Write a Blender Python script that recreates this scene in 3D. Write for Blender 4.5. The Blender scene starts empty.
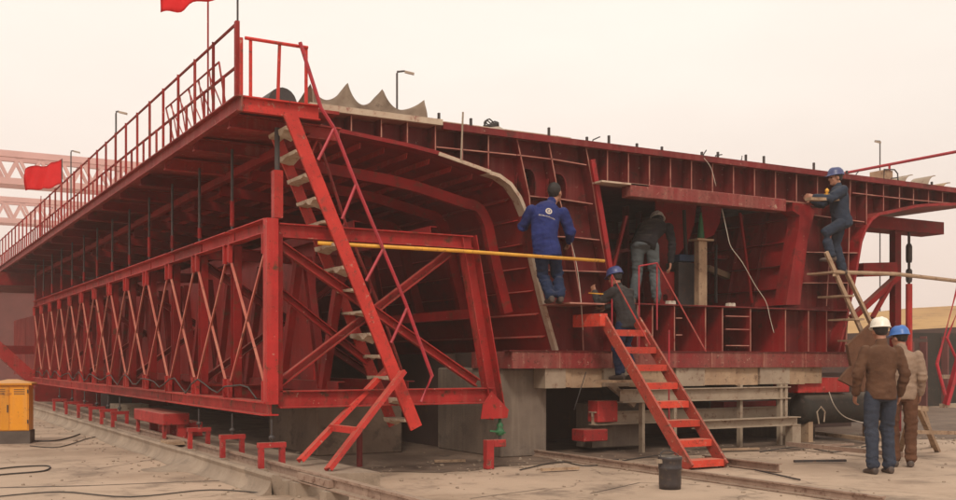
import bpy, bmesh, math, random
from mathutils import Vector, Matrix, noise
from mathutils.geometry import tessellate_polygon
random.seed(7)
V = Vector
S = bpy.context.scene
COL = S.collection
EYE = 1.33
C30, S30 = math.cos(math.radians(30)), 0.5

def at(px, py, y=None, x=None, z=None, Z=None):
    """a point of the photograph -> world point on a plane x=, y=, z= or at depth Z"""
    a = (px - 478) / 1052.0; b = (360 - py) / 1052.0
    dx, dy = C30 * a + S30, -S30 * a + C30
    if Z is None:
        if y is not None: Z = y / dy
        elif x is not None: Z = x / dx
        else: Z = (z - EYE) / b
    return V((dx * Z, dy * Z, EYE + b * Z))
def F(px, py, y=12.0):
    p = at(px, py, y=y); return (p.x, p.z)

# ------------------------------------------------------------------ materials
def nd(nt, t, **kw):
    n = nt.nodes.new(t)
    for k, v in kw.items():
        if k in n.inputs: n.inputs[k].default_value = v
        else: setattr(n, k, v)
    return n
def c4(c): return (c[0], c[1], c[2], 1)
def surf(name, base, alt, rough=.6, scale=2.0, spot=None, spot_amt=.0, spot_scale=9, bump=.15, dust=0.0,
         streak=0.0, metallic=0.0, spec=.4, fine=60, dustcol=(.33, .26, .19), chips=0.0):
    m = bpy.data.materials.new(name); m.use_nodes = True
    nt = m.node_tree; L = nt.links
    bs = nt.nodes['Principled BSDF']
    tc = nd(nt, 'ShaderNodeTexCoord')
    geo = nd(nt, 'ShaderNodeNewGeometry')
    co = geo.outputs['Position']
    n1 = nd(nt, 'ShaderNodeTexNoise', Scale=scale, Detail=7.0, Roughness=.62)
    L.new(co, n1.inputs['Vector'])
    r1 = nd(nt, 'ShaderNodeValToRGB'); r1.color_ramp.elements[0].position = .36; r1.color_ramp.elements[1].position = .66
    L.new(n1.outputs['Fac'], r1.inputs['Fac'])
    mx = nd(nt, 'ShaderNodeMix', data_type='RGBA'); mx.inputs[6].default_value = c4(base); mx.inputs[7].default_value = c4(alt)
    L.new(r1.outputs['Color'], mx.inputs[0])
    col = mx.outputs[2]
    if streak > 0:
        mp = nd(nt, 'ShaderNodeMapping'); mp.inputs['Scale'].default_value = (7, 7, .5)
        L.new(co, mp.inputs['Vector'])
        n3 = nd(nt, 'ShaderNodeTexNoise', Scale=1.6, Detail=5.0); L.new(mp.outputs[0], n3.inputs['Vector'])
        r3 = nd(nt, 'ShaderNodeValToRGB'); r3.color_ramp.elements[0].position = .5; r3.color_ramp.elements[1].position = .78
        r3.color_ramp.elements[1].color = (streak, streak, streak, 1)
        L.new(n3.outputs['Fac'], r3.inputs['Fac'])
        m3 = nd(nt, 'ShaderNodeMix', data_type='RGBA'); m3.inputs[7].default_value = c4(dustcol)
        L.new(r3.outputs['Color'], m3.inputs[0]); L.new(col, m3.inputs[6]); col = m3.outputs[2]
    if spot_amt > 0:
        n2 = nd(nt, 'ShaderNodeTexNoise', Scale=spot_scale, Detail=8.0, Roughness=.7); L.new(co, n2.inputs['Vector'])
        r2 = nd(nt, 'ShaderNodeValToRGB'); r2.color_ramp.elements[0].position = .62 - spot_amt * .2
        r2.color_ramp.elements[1].position = .70 - spot_amt * .1
        L.new(n2.outputs['Fac'], r2.inputs['Fac'])
        m2 = nd(nt, 'ShaderNodeMix', data_type='RGBA'); m2.inputs[7].default_value = c4(spot)
        L.new(r2.outputs['Color'], m2.inputs[0]); L.new(col, m2.inputs[6]); col = m2.outputs[2]
    if chips > 0:
        oi = nd(nt, 'ShaderNodeObjectInfo'); rm = nd(nt, 'ShaderNodeMapRange'); rm.inputs[3].default_value = .74; rm.inputs[4].default_value = 1.14
        L.new(oi.outputs['Random'], rm.inputs[0]); hs = nd(nt, 'ShaderNodeHueSaturation'); L.new(rm.outputs[0], hs.inputs['Value']); L.new(col, hs.inputs['Color']); col = hs.outputs[0]
        for sc_, th_, cc_ in ((26, .66, (.055, .022, .014)), (11, .69, (.42, .30, .22))):
            nc = nd(nt, 'ShaderNodeTexNoise', Scale=sc_, Detail=10.0, Roughness=.75); L.new(co, nc.inputs['Vector'])
            rc = nd(nt, 'ShaderNodeValToRGB'); rc.color_ramp.elements[0].position = th_ - chips*.12; rc.color_ramp.elements[1].position = th_ + .02 - chips*.06
            rc.color_ramp.elements[1].color = (.8, .8, .8, 1)
            L.new(nc.outputs['Fac'], rc.inputs['Fac'])
            mc = nd(nt, 'ShaderNodeMix', data_type='RGBA'); mc.inputs[7].default_value = c4(cc_)
            L.new(rc.outputs['Color'], mc.inputs[0]); L.new(col, mc.inputs[6]); col = mc.outputs[2]
    if dust > 0:
        sp = nd(nt, 'ShaderNodeSeparateXYZ'); L.new(geo.outputs['Normal'], sp.inputs[0])
        nn = nd(nt, 'ShaderNodeTexNoise', Scale=5.0, Detail=6.0); L.new(co, nn.inputs['Vector'])
        mr = nd(nt, 'ShaderNodeMapRange'); mr.inputs[1].default_value = .55; mr.inputs[2].default_value = .95
        L.new(sp.outputs['Z'], mr.inputs[0])
        mm = nd(nt, 'ShaderNodeMath', operation='MULTIPLY'); L.new(mr.outputs[0], mm.inputs[0]); L.new(nn.outputs['Fac'], mm.inputs[1])
        m4 = nd(nt, 'ShaderNodeMath', operation='MULTIPLY', use_clamp=True); m4.inputs[1].default_value = dust * 2; L.new(mm.outputs[0], m4.inputs[0])
        md = nd(nt, 'ShaderNodeMix', data_type='RGBA'); md.inputs[7].default_value = c4(dustcol)
        L.new(m4.outputs[0], md.inputs[0]); L.new(col, md.inputs[6]); col = md.outputs[2]
    L.new(col, bs.inputs['Base Color'])
    bs.inputs['Metallic'].default_value = metallic
    bs.inputs['Specular IOR Level'].default_value = spec
    rr = nd(nt, 'ShaderNodeMapRange'); rr.inputs[3].default_value = max(.05, rough - .12); rr.inputs[4].default_value = min(1, rough + .12)
    L.new(n1.outputs['Fac'], rr.inputs[0]); L.new(rr.outputs[0], bs.inputs['Roughness'])
    if bump > 0:
        nb = nd(nt, 'ShaderNodeTexNoise', Scale=fine, Detail=4.0); L.new(co, nb.inputs['Vector'])
        bp = nd(nt, 'ShaderNodeBump', Strength=bump, Distance=.01); L.new(nb.outputs['Fac'], bp.inputs['Height'])
        bp2 = nd(nt, 'ShaderNodeBump', Strength=bump, Distance=.05); L.new(n1.outputs['Fac'], bp2.inputs['Height'])
        L.new(bp.outputs[0], bp2.inputs['Normal']); L.new(bp2.outputs[0], bs.inputs['Normal'])
    return m
RUST = (.10, .035, .018)
M = {}
M['truss'] = surf('red_truss_paint', (.44, .026, .024), (.29, .017, .016), .55, 1.7, RUST, .35, 7, dust=.45, streak=.3, spec=.2, dustcol=(.40, .16, .12), chips=.6)
M['lattice'] = surf('lattice_edge_paint', (.56, .19, .13), (.48, .09, .065), .5, 3, RUST, .25, 9, dust=.5)
M['truss_dark'] = surf('shaded_red_truss_paint', (.24, .010, .010), (.13, .008, .008), .6, 1.7, RUST, .35, 7, dust=.3, spec=.15, chips=.4)  # darker copy of the truss red, shade of set-back members put into colour
M['walk'] = surf('walkway_red_paint', (.34, .030, .026), (.22, .020, .018), .6, 2.5, (.16, .06, .04), .35, 8, dust=.4, streak=.4, spec=.2, dustcol=(.42, .22, .16), chips=.6)
M['girder'] = surf('oxide_primer', (.185, .015, .016), (.11, .012, .012), .55, 1.1, (.075, .022, .016), .4, 5, dust=.4, streak=.5, spec=.22, dustcol=(.24, .075, .06), chips=.5)
M['girder_hot'] = surf('fresh_red_primer', (.32, .015, .017), (.19, .011, .012), .5, 1.3, (.12, .022, .016), .35, 5, dust=.35, streak=.3, spec=.22, dustcol=(.34, .10, .075), chips=.4)
M['skin'] = surf('formwork_skin_red', (.36, .012, .011), (.21, .008, .008), .5, .8, (.13, .022, .015), .3, 3, dust=.15, streak=.35, spec=.25, dustcol=(.28, .06, .04), chips=.3)
M['edge'] = surf('pale_steel_edge', (.40, .19, .14), (.28, .07, .055), .5, 3, (.22, .03, .03), .3, 6, dust=.3)  # pale steel, also used for the painted highlights on rib edges
M['edge_pale'] = surf('bare_steel_strip', (.50, .40, .30), (.40, .28, .20), .55, 4, (.25, .08, .06), .3, 8)
M['blotch'] = surf('patchy_red_paint', (.27, .024, .026), (.25, .075, .06), .55, 1.6, (.20, .03, .025), .45, 2.2, dust=.4, streak=.5, spec=.25, dustcol=(.42, .20, .15), chips=.9)
M['ladder'] = surf('orange_red_paint', (.56, .040, .030), (.42, .028, .022), .5, 3, (.20, .05, .035), .35, 9, dust=.45, spec=.25, dustcol=(.5, .25, .18), chips=.7)
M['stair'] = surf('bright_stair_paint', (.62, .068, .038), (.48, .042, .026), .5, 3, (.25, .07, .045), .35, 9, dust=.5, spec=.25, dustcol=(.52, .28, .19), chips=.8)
M['stair_side'] = surf('dull_stair_side_paint', (.34, .050, .032), (.26, .034, .024), .55, 3, (.16, .06, .04), .4, 9, dust=.5, spec=.2, dustcol=(.42, .24, .17), chips=.9)  # duller, darker red for the stringers, with paint chips
M['rail'] = surf('crimson_handrail', (.42, .02, .035), (.30, .02, .03), .5, 4, (.15, .04, .03), .3, 12)
M['bracket'] = surf('bracket_red', (.40, .032, .030), (.30, .022, .022), .55, 4, (.13, .04, .03), .35, 12, dust=.4, chips=.7, spec=.2)
M['tread'] = surf('mud_caked_tread', (.50, .41, .31), (.38, .29, .21), .85, 9, (.30, .12, .08), .3, 14, bump=.5)
M['concrete'] = surf('plinth_concrete', (.33, .25, .185), (.23, .17, .125), .85, 1.8, (.20, .15, .11), .4, 3, bump=.4, streak=.3, dustcol=(.42, .34, .26))
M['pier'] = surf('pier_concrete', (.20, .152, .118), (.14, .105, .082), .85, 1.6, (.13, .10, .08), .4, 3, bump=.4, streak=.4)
M['steel'] = surf('rail_steel', (.36, .25, .19), (.25, .16, .12), .55, 6, (.14, .07, .045), .4, 14, dust=.5, metallic=.1)
M['dark'] = surf('dark_iron', (.05, .04, .038), (.035, .03, .03), .6, 8, (.09, .045, .03), .3, 14)
M['cream'] = surf('cream_beam', (.36, .28, .205), (.27, .20, .145), .65, 3, (.16, .08, .05), .35, 8, dust=.3, streak=.3)
M['wood'] = surf('weathered_timber', (.40, .27, .17), (.30, .19, .12), .8, 5, (.17, .10, .06), .4, 9, bump=.4, streak=.4)
M['yellow'] = surf('yellow_pole_paint', (.75, .38, .04), (.60, .28, .03), .45, 5, (.35, .15, .03), .3, 16)
M['cabinet'] = surf('orange_yellow_cabinet', (.78, .31, .012), (.68, .25, .01), .45, 2, (.42, .14, .02), .25, 6, dust=.4, streak=.3, dustcol=(.5,.3,.14), chips=.4)
M['cabbase'] = surf('cabinet_base', (.11, .085, .07), (.08, .06, .05), .8, 5)
M['tarp'] = surf('beige_tarp', (.42, .32, .235), (.29, .205, .15), .85, 4, (.2, .14, .1), .3, 6, bump=.3)
M['flag'] = surf('red_flag_cloth', (.82, .035, .04), (.74, .03, .035), .8, 3, bump=.1)
M['haze_pink'] = surf('hazed_gantry_paint', (.62, .34, .31), (.52, .28, .25), .7, .3)  # distance haze is mixed into the gantry colour as paleness
M['green'] = surf('green_jack', (.03, .16, .06), (.02, .10, .04), .45, 8, (.06, .05, .03), .3, 20)
M['tank'] = surf('dark_tank', (.020, .018, .014), (.032, .022, .016), .8, 3, (.06, .04, .03), .3, 7, dust=.3)
M['bluebox'] = surf('blue_tool_box', (.03, .06, .12), (.025, .05, .10), .5, 5)
M['bucket'] = surf('black_bucket', (.03, .026, .03), (.05, .038, .035), .45, 6, (.10, .07, .05), .25, 12, dust=.5)
M['white'] = surf('white_cable', (.58, .50, .42), (.42, .35, .28), .5, 8)
M['blackcable'] = surf('black_cable', (.03, .025, .022), (.05, .04, .035), .6, 8)
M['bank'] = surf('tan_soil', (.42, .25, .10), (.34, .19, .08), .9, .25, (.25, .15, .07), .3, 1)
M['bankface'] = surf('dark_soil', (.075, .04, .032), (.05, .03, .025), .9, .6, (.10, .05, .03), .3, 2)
M['shed'] = surf('shed_wall', (.17, .05, .045), (.12, .04, .035), .8, .6)
M['window'] = surf('shed_window', (.5, .45, .4), (.4, .35, .3), .3, 2)
M['skin_face'] = surf('skin', (.36, .17, .105), (.30, .13, .08), .5, 12, bump=.05)
M['hair'] = surf('black_hair', (.012, .009, .008), (.02, .014, .012), .6, 30, bump=.3)
M['eye'] = surf('eye', (.02, .015, .012), (.03, .02, .02), .2, 9, bump=0)
M['lip'] = surf('lip', (.25, .08, .06), (.22, .07, .05), .5, 9, bump=0)
def cloth(name, a, b, **k): return surf(name, a, b, .9, 6, bump=.5, fine=90, spec=.15, dust=.12, **k)
M['blue_jacket'] = cloth('blue_work_jacket', (.022, .032, .135), (.016, .023, .10))
M['navy'] = cloth('navy_trousers', (.020, .032, .075), (.015, .024, .055))
M['denim'] = cloth('dark_blue_trousers', (.042, .05, .072), (.03, .036, .054))
M['brown'] = cloth('brown_jacket', (.115, .056, .032), (.088, .042, .025))
M['tanshirt'] = cloth('tan_shirt', (.31, .215, .155), (.24, .165, .12))
M['ochre'] = cloth('brown_trousers', (.13, .058, .032), (.095, .042, .024))
M['greyj'] = cloth('charcoal_jacket', (.040, .036, .036), (.030, .027, .028))
M['black'] = cloth('black_jacket', (.014, .012, .014), (.020, .017, .018))
M['teal'] = cloth('grey_green_trousers', (.095, .11, .115), (.07, .08, .085))
M['slate'] = cloth('slate_overall', (.032, .042, .065), (.024, .032, .050))
M['shoe'] = surf('dusty_shoe', (.05, .035, .03), (.10, .065, .05), .6, 14, dust=.3)
M['hat_white'] = surf('white_helmet', (.80, .74, .64), (.72, .66, .56), .35, 4, (.45, .38, .3), .15, 12, spec=.5, bump=.03)
M['hat_blue'] = surf('blue_helmet', (.045, .15, .46), (.04, .13, .40), .35, 4, spec=.5, bump=.03)
M['hat_navy'] = surf('navy_helmet', (.05, .06, .17), (.04, .05, .14), .35, 4, spec=.5, bump=.03)
M['hat_grey'] = surf('grey_white_helmet', (.75, .71, .66), (.6, .56, .5), .4, 12, (.12, .1, .1), .3, 14, bump=.03)

# ground concrete
def ground_mat():
    m = surf('pale_yard_concrete', (.46, .335, .245), (.345, .25, .18), .85, .55, (.21, .15, .11), .5, 1.1, bump=.4, fine=30, chips=.35)
    nt = m.node_tree; L = nt.links; bs = nt.nodes['Principled BSDF']; src = bs.inputs['Base Color'].links[0].from_socket
    geo = nd(nt, 'ShaderNodeNewGeometry')
    ns = nd(nt, 'ShaderNodeTexNoise', Scale=1.3, Detail=4.0); L.new(geo.outputs['Position'], ns.inputs['Vector'])
    ad = nd(nt, 'ShaderNodeMixRGB', blend_type='ADD'); ad.inputs[0].default_value = .8; L.new(geo.outputs['Position'], ad.inputs[1]); L.new(ns.outputs['Color'], ad.inputs[2])
    vo = nd(nt, 'ShaderNodeTexVoronoi', feature='DISTANCE_TO_EDGE', Scale=.42); L.new(ad.outputs[0], vo.inputs['Vector'])
    cr = nd(nt, 'ShaderNodeValToRGB'); cr.color_ramp.elements[0].position = .0; cr.color_ramp.elements[0].color = (.75,.75,.75,1); cr.color_ramp.elements[1].position = .006; cr.color_ramp.elements[1].color = (0,0,0,1)
    L.new(vo.outputs['Distance'], cr.inputs['Fac'])
    mx = nd(nt, 'ShaderNodeMix', data_type='RGBA'); mx.inputs[7].default_value = (.12,.08,.055,1)
    L.new(cr.outputs[0], mx.inputs[0]); L.new(src, mx.inputs[6])
    n2 = nd(nt, 'ShaderNodeTexNoise', Scale=.35, Detail=6.0, Roughness=.6); L.new(geo.outputs['Position'], n2.inputs['Vector'])
    r2 = nd(nt, 'ShaderNodeValToRGB'); r2.color_ramp.elements[0].position = .50; r2.color_ramp.elements[1].position = .62; r2.color_ramp.elements[1].color = (.55,.55,.55,1)
    L.new(n2.outputs['Fac'], r2.inputs['Fac'])
    m2 = nd(nt, 'ShaderNodeMix', data_type='RGBA'); m2.inputs[7].default_value = (.28,.19,.13,1)
    L.new(r2.outputs[0], m2.inputs[0]); L.new(mx.outputs[2], m2.inputs[6]); L.new(m2.outputs[2], bs.inputs['Base Color'])
    return m
M['ground'] = ground_mat()
M['dirt'] = surf('brown_dirt', (.12, .078, .055), (.19, .13, .092), .95, 1.3, (.07, .046, .034), .4, 3, bump=.6, fine=14)  # brown dirt, toned darker to deepen the shade under the girder

# ------------------------------------------------------------------ mesh helpers
class MB:
    def __init__(s): s.bm = bmesh.new()
    def box(s, a, b):
        x0, y0, z0 = a; x1, y1, z1 = b
        vs = [s.bm.verts.new((x, y, z)) for x in (x0, x1) for y in (y0, y1) for z in (z0, z1)]
        for f in ((0,1,3,2),(4,6,7,5),(0,4,5,1),(2,3,7,6),(0,2,6,4),(1,5,7,3)):
            s.bm.faces.new([vs[i] for i in f])
        return s
    def sweep(s, prof, pts, up=(0,0,1), closed_prof=True):
        """sweep 2-D profile (side, up) along a polyline"""
        pts = [V(p) for p in pts]; n = len(pts); rings = []
        for i, p in enumerate(pts):
            d = (pts[min(i+1, n-1)] - pts[max(i-1, 0)]).normalized()
            u = V(up)
            if abs(u.dot(d)) > .98: u = V((1,0,0)) if abs(d.x) < .9 else V((0,1,0))
            sd = d.cross(u).normalized(); uu = sd.cross(d).normalized()
            k = 1.0
            if 0 < i < n-1:
                d1 = (pts[i]-pts[i-1]).normalized(); d2 = (pts[i+1]-pts[i]).normalized()
                k = 1 / max(.5, math.sqrt(max(.05, (1 + d1.dot(d2)) / 2)))
                bend = (d2 - d1)
                if bend.length > 1e-5:
                    bend.normalize()
                    rings.append([s.bm.verts.new(p + (sd*a + uu*b) + bend * ((sd*a+uu*b).dot(bend)) * (k-1)) for a, b in prof]); continue
            rings.append([s.bm.verts.new(p + sd*a + uu*b) for a, b in prof])
        m = len(prof)
        for i in range(n-1):
            for j in range(m):
                k = (j+1) % m
                s.bm.faces.new((rings[i][j], rings[i][k], rings[i+1][k], rings[i+1][j]))
        s.bm.faces.new(rings[0][::-1]); s.bm.faces.new(rings[-1])
        return s
    def bar(s, p, q, w, h, up=(0,0,1)):
        return s.sweep([(-w/2,-h/2),(w/2,-h/2),(w/2,h/2),(-w/2,h/2)], [p, q], up)
    def chan(s, p, q, w, h, t=.012, up=(0,0,1), flip=1):
        """C channel: web on one side; w = flange width, h = height"""
        pr = [(-w/2,-h/2),(w/2,-h/2),(w/2,-h/2+t),(-w/2+t,-h/2+t),(-w/2+t,h/2-t),(w/2,h/2-t),(w/2,h/2),(-w/2,h/2)]
        if flip < 0: pr = [(-a, b) for a, b in pr][::-1]
        return s.sweep(pr, [p, q], up)
    def ibeam(s, p, q, w, h, t=.014, up=(0,0,1)):
        pr = [(-w/2,-h/2),(w/2,-h/2),(w/2,-h/2+t),(t/2,-h/2+t),(t/2,h/2-t),(w/2,h/2-t),(w/2,h/2),(-w/2,h/2),(-w/2,h/2-t),(-t/2,h/2-t),(-t/2,-h/2+t),(-w/2,-h/2+t)]
        return s.sweep(pr, [p, q], up)
    def angle(s, p, q, w, t=.01, up=(0,0,1), flip=1):
        pr = [(0,0),(w,0),(w,t),(t,t),(t,w),(0,w)]
        if flip < 0: pr = [(-a, b) for a, b in pr][::-1]
        return s.sweep(pr, [p, q], up)
    def tube(s, pts, r, n=8):
        return s.sweep([(r*math.cos(2*math.pi*i/n), r*math.sin(2*math.pi*i/n)) for i in range(n)], pts)
    def lathe(s, prof, c=(0,0,0), n=20):
        c = V(c); rings = []
        for r, z in prof:
            rings.append([s.bm.verts.new(c + V((r*math.cos(2*math.pi*i/n), r*math.sin(2*math.pi*i/n), z))) for i in range(n)])
        for a, b in zip(rings, rings[1:]):
            for i in range(n): s.bm.faces.new((a[i], a[(i+1)%n], b[(i+1)%n], b[i]))
        s.bm.faces.new(rings[0][::-1]); s.bm.faces.new(rings[-1])
        return s
    def plate(s, loops, y0, y1):
        """prism in the x-z plane between y0 and y1; loops[0] outer, rest holes"""
        if not isinstance(loops[0][0], (tuple, list)): loops = [loops]
        tri = tessellate_polygon([[V((x, z, 0)) for x, z in lp] for lp in loops])
        flat = [p for lp in loops for p in lp]
        A = [s.bm.verts.new((x, y0, z)) for x, z in flat]; B = [s.bm.verts.new((x, y1, z)) for x, z in flat]
        for t in tri:
            try:
                s.bm.faces.new([A[i] for i in t]); s.bm.faces.new([B[i] for i in t[::-1]])
            except ValueError: pass
        o = 0
        for lp in loops:
            n = len(lp)
            for i in range(n):
                j = (i+1) % n
                s.bm.faces.new((A[o+i], A[o+j], B[o+j], B[o+i]))
            o += n
        return s
    def strip(s, pts, y0, y1, t):
        """a bent plate: polyline of (x,z) given thickness t, running y0..y1"""
        n = len(pts); off = []
        for i in range(n):
            a = V(pts[max(i-1,0)]); b = V(pts[min(i+1,n-1)]); d = (b-a).normalized()
            off.append((pts[i][0] - d[1]*t, pts[i][1] + d[0]*t))
        for i in range(n-1):
            q = [pts[i], pts[i+1], off[i+1], off[i]]
            pass
        P = [[s.bm.verts.new((x, y, z)) for x, z in pts] for y in (y0, y1)]
        Q = [[s.bm.verts.new((x, y, z)) for x, z in off] for y in (y0, y1)]
        for i in range(n-1):
            s.bm.faces.new((P[0][i], P[0][i+1], P[1][i+1], P[1][i]))
            s.bm.faces.new((Q[0][i], Q[1][i], Q[1][i+1], Q[0][i+1]))
            s.bm.faces.new((P[0][i], Q[0][i], Q[0][i+1], P[0][i+1]))
            s.bm.faces.new((P[1][i], P[1][i+1], Q[1][i+1], Q[1][i]))
        s.bm.faces.new((P[0][0], P[1][0], Q[1][0], Q[0][0])); s.bm.faces.new((P[0][-1], Q[0][-1], Q[1][-1], P[1][-1]))
        return s
    def build(s, name, mat, parent=None, smooth=False, bevel=0, **tags):
        bm = s.bm
        bmesh.ops.recalc_face_normals(bm, faces=bm.faces)
        if bevel: bmesh.ops.bevel(bm, geom=[e for e in bm.edges if len(e.link_faces) == 2 and e.calc_face_angle(0) > .6], offset=bevel, segments=1, affect='EDGES', clamp_overlap=True)
        me = bpy.data.meshes.new(name); 
        if parent is not None: o0 = wloc(parent)
        else:
            xs = [v.co for v in bm.verts]
            o0 = V(((min(v.x for v in xs)+max(v.x for v in xs))/2, (min(v.y for v in xs)+max(v.y for v in xs))/2, min(v.z for v in xs)))
        bmesh.ops.translate(bm, verts=bm.verts, vec=-o0)
        bm.to_mesh(me); bm.free()
        me.materials.append(mat)
        if smooth: me.polygons.foreach_set('use_smooth', [True]*len(me.polygons))
        o = bpy.data.objects.new(name, me); COL.objects.link(o)
        if parent is not None: o.parent = parent
        else: o.location = o0
        for k, v in tags.items(): o[k] = v
        return o
def wloc(o):
    p = V((0,0,0))
    while o is not None: p += o.location; o = o.parent
    return p
def thing(name, label, cat, loc=(0,0,0), group=None):
    o = bpy.data.objects.new(name, None); COL.objects.link(o); o.location = loc; o.empty_display_size = .2
    o['label'] = label; o['category'] = cat
    if group: o['group'] = group
    return o
def copytree(o, parent=None):
    c = o.copy(); COL.objects.link(c)
    if parent is not None: c.parent = parent
    for ch in [k for k in bpy.data.objects if k.parent == o and k != c]: copytree(ch, c)
    return c

def single(mb, name, mat, label, cat, group=None, **k):
    o = mb.build(name, mat, **k); o['label'] = label; o['category'] = cat
    if group: o['group'] = group
    return o
# ------------------------------------------------------------------ setting
mb = MB(); mb.box((-240, -240, -.6), (240, 240, 0)); mb.build('ground', M['ground'], kind='structure')
# brown dirt below the girder, ragged front edge
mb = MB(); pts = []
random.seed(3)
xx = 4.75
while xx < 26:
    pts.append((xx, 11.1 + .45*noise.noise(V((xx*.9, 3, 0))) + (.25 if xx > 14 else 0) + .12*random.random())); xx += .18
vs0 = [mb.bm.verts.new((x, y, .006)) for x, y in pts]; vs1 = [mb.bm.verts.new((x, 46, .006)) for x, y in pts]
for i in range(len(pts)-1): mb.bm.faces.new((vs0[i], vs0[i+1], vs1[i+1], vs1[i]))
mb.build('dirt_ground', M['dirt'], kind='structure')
# expansion joints in the yard slab
mb = MB()
def gstrip(mb, pts, w, z=.004):
    for a, b in zip(pts, pts[1:]):
        a = V(a).to_2d(); b = V(b).to_2d(); d = (b-a).normalized(); n = V((-d.y, d.x)) * w/2
        mb.bm.faces.new([mb.bm.verts.new((p.x, p.y, z)) for p in (a-n, b-n, b+n, a+n)])
def gp(px, py): return at(px, py, z=0)
gstrip(mb, [gp(-40, 489), gp(90, 486)], .05); gstrip(mb, [gp(90, 486), gp(190, 482), gp(292, 479)], .03)
gstrip(mb, [gp(95, 470), gp(180, 455), gp(212, 447)], .012)
gstrip(mb, [gp(470, 499), gp(545, 489)], .015); gstrip(mb, [gp(590, 494), gp(640, 483), gp(700, 485)], .015)
mb.build('slab_joint', M['cabbase'], kind='structure')

mb = MB(); random.seed(21)
for i in range(900):
    px = random.uniform(-20, 980); zone = random.random()
    if zone < .45: p = V((random.uniform(4.6, 17), random.gauss(11.2, .7), 0))
    elif zone < .7: p = V((random.gauss(3.25, .25), random.uniform(7.5, 24), 0))
    elif zone < .8: p = V((7.93 + random.gauss(0, .18), random.uniform(6.5, 13), 0))
    else: p = at(px, random.uniform(425, 505), z=0)
    if 7.3 < p.x < 8.2 and p.y > 12: continue
    q = random.uniform(.006, .02) * (1.6 if random.random() < .08 else 1)
    m4 = Matrix.Translation((p.x, p.y, q*.4)) @ Matrix.Rotation(random.uniform(0, 6.28), 4, 'Z') @ Matrix.Diagonal((q*random.uniform(.8, 1.8), q, q*.7, 1))
    bmesh.ops.create_icosphere(mb.bm, subdivisions=1, radius=1, matrix=m4)
mb.build('gravel', M['concrete'], kind='stuff')
# plinth with crane rail on the left
t = thing('concrete_plinth', 'long low concrete plinth with curved buttresses under the left truss', 'plinth', (3.9, 10.6, 0))
mb = MB(); mb.plate([(3.44,0.0),(4.55,0.0),(4.55,.17),(3.80,.19),(3.80,.14),(3.50,.14),(3.47,.20),(3.40,.205),(3.385,.18)], 9.9, 46); mb.build('footing', M['concrete'], t)
prev = None; mb = MB(); N_ = 150      # continuous curved apron with two rounded buttresses
for i in range(N_+1):
    y = 9.95 + 36*(i/N_)**1.6
    w_ = .10 + .10*max(0, noise.noise(V((y*.5, 4, 1)))+.3)
    for yc in (12.95, 20.0): w_ += .42*math.exp(-((y-yc)/.33)**4)
    row = []
    for k in range(9):
        a_ = k/8*math.pi/2
        row.append(mb.bm.verts.new((3.40 - w_*(1-math.sin(a_)), y, .17*(1-math.cos(a_)) + .001 + .006*noise.noise(V((y*6, k, 0))))))
    if prev:
        for k in range(8): mb.bm.faces.new((prev[k], prev[k+1], row[k+1], row[k]))
    if prev is None: mb.bm.faces.new([mb.bm.verts.new(v.co) for v in row] + [mb.bm.verts.new((3.41, y, .0))])
    prev = row
mb.build('apron', M['concrete'], t, smooth=True)
# steel rail running towards the camera
t = thing('crane_rail', 'rusty pale steel rail with bolted splice plate running along the left plinth', 'rail', (3.67, 7.4, 0))
mb = MB()
pr = [(-.065,-.06),(.065,-.06),(.065,-.045),(.012,-.035),(.012,.03),(.035,.04),(.035,.062),(-.035,.062),(-.035,.04),(-.012,.03),(-.012,-.035),(-.065,-.045)]
mb.sweep(pr, [(3.67, 7.1, .20), (3.67, 46, .20)]); mb.build('rail_section', M['steel'], t)
mb = MB(); mb.box((3.60, 8.95, .165), (3.652, 9.75, .235))
for yy in (9.05, 9.3, 9.55): mb.box((3.585, yy, .19), (3.60, yy+.04, .215))
mb.build('splice_plate', M['steel'], t)
for yy in (7.3, 8.1, 8.9, 9.7):
    mb = MB(); mb.box((3.56, yy, 0), (3.78, yy+.16, .135)); mb.build('sleeper_block', M['concrete'], t)
# second rail, right of the pier, running out to the camera
t = thing('ground_rail', 'low steel rail lying on the ground beside the black bucket and stairs', 'rail', (7.95, 7.0, 0))
mb = MB(); mb.sweep([(a*.8, b*.75) for a, b in pr], [(7.93, 6.4, .05), (7.93, 46, .05)]); mb.build('rail_section', M['steel'], t)

# U brackets straddling the rail
GU = 'red brackets straddling the rail'
def ubracket(label, y):
    t = thing('rail_bracket', label, 'bracket', (3.67, y, .14), GU)
    mb = MB(); mb.bar((3.565, y, .185), (3.565, y, .40), .07, .05); mb.build('leg', M['bracket'], t)
    mb = MB(); mb.bar((3.795, y, .19), (3.795, y, .40), .07, .05); mb.build('leg', M['bracket'], t)
    mb = MB(); mb.box((3.53, y-.037, .401), (3.83, y+.037, .455)); mb.build('top_bar', M['bracket'], t)
    mb = MB(); mb.box((3.54, y-.10, .145), (3.61, y+.10, .185)); mb.build('foot_pad', M['concrete'], t)
    mb = MB(); mb.tube([(3.68, y, .456), (3.68, y, .70)], .011); mb.lathe([(.03,0),(.035,.02),(.02,.04)], (3.68, y, .49), 8); mb.build('screw_rod', M['dark'], t)
ub = ['nearest red U-shaped bracket over the rail, left of the sloping prop', 'second nearest red U-shaped bracket over the left rail', 'third nearest red U-shaped bracket over the left rail']
for i, y in enumerate([10.75, 12.15, 13.6]): ubracket(ub[i], y)
for i, y in enumerate([18.6, 19.6, 20.7, 22, 23.5, 25.2]):
    ubracket('small far red bracket over the rail beyond the boxy red stand', y)
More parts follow.
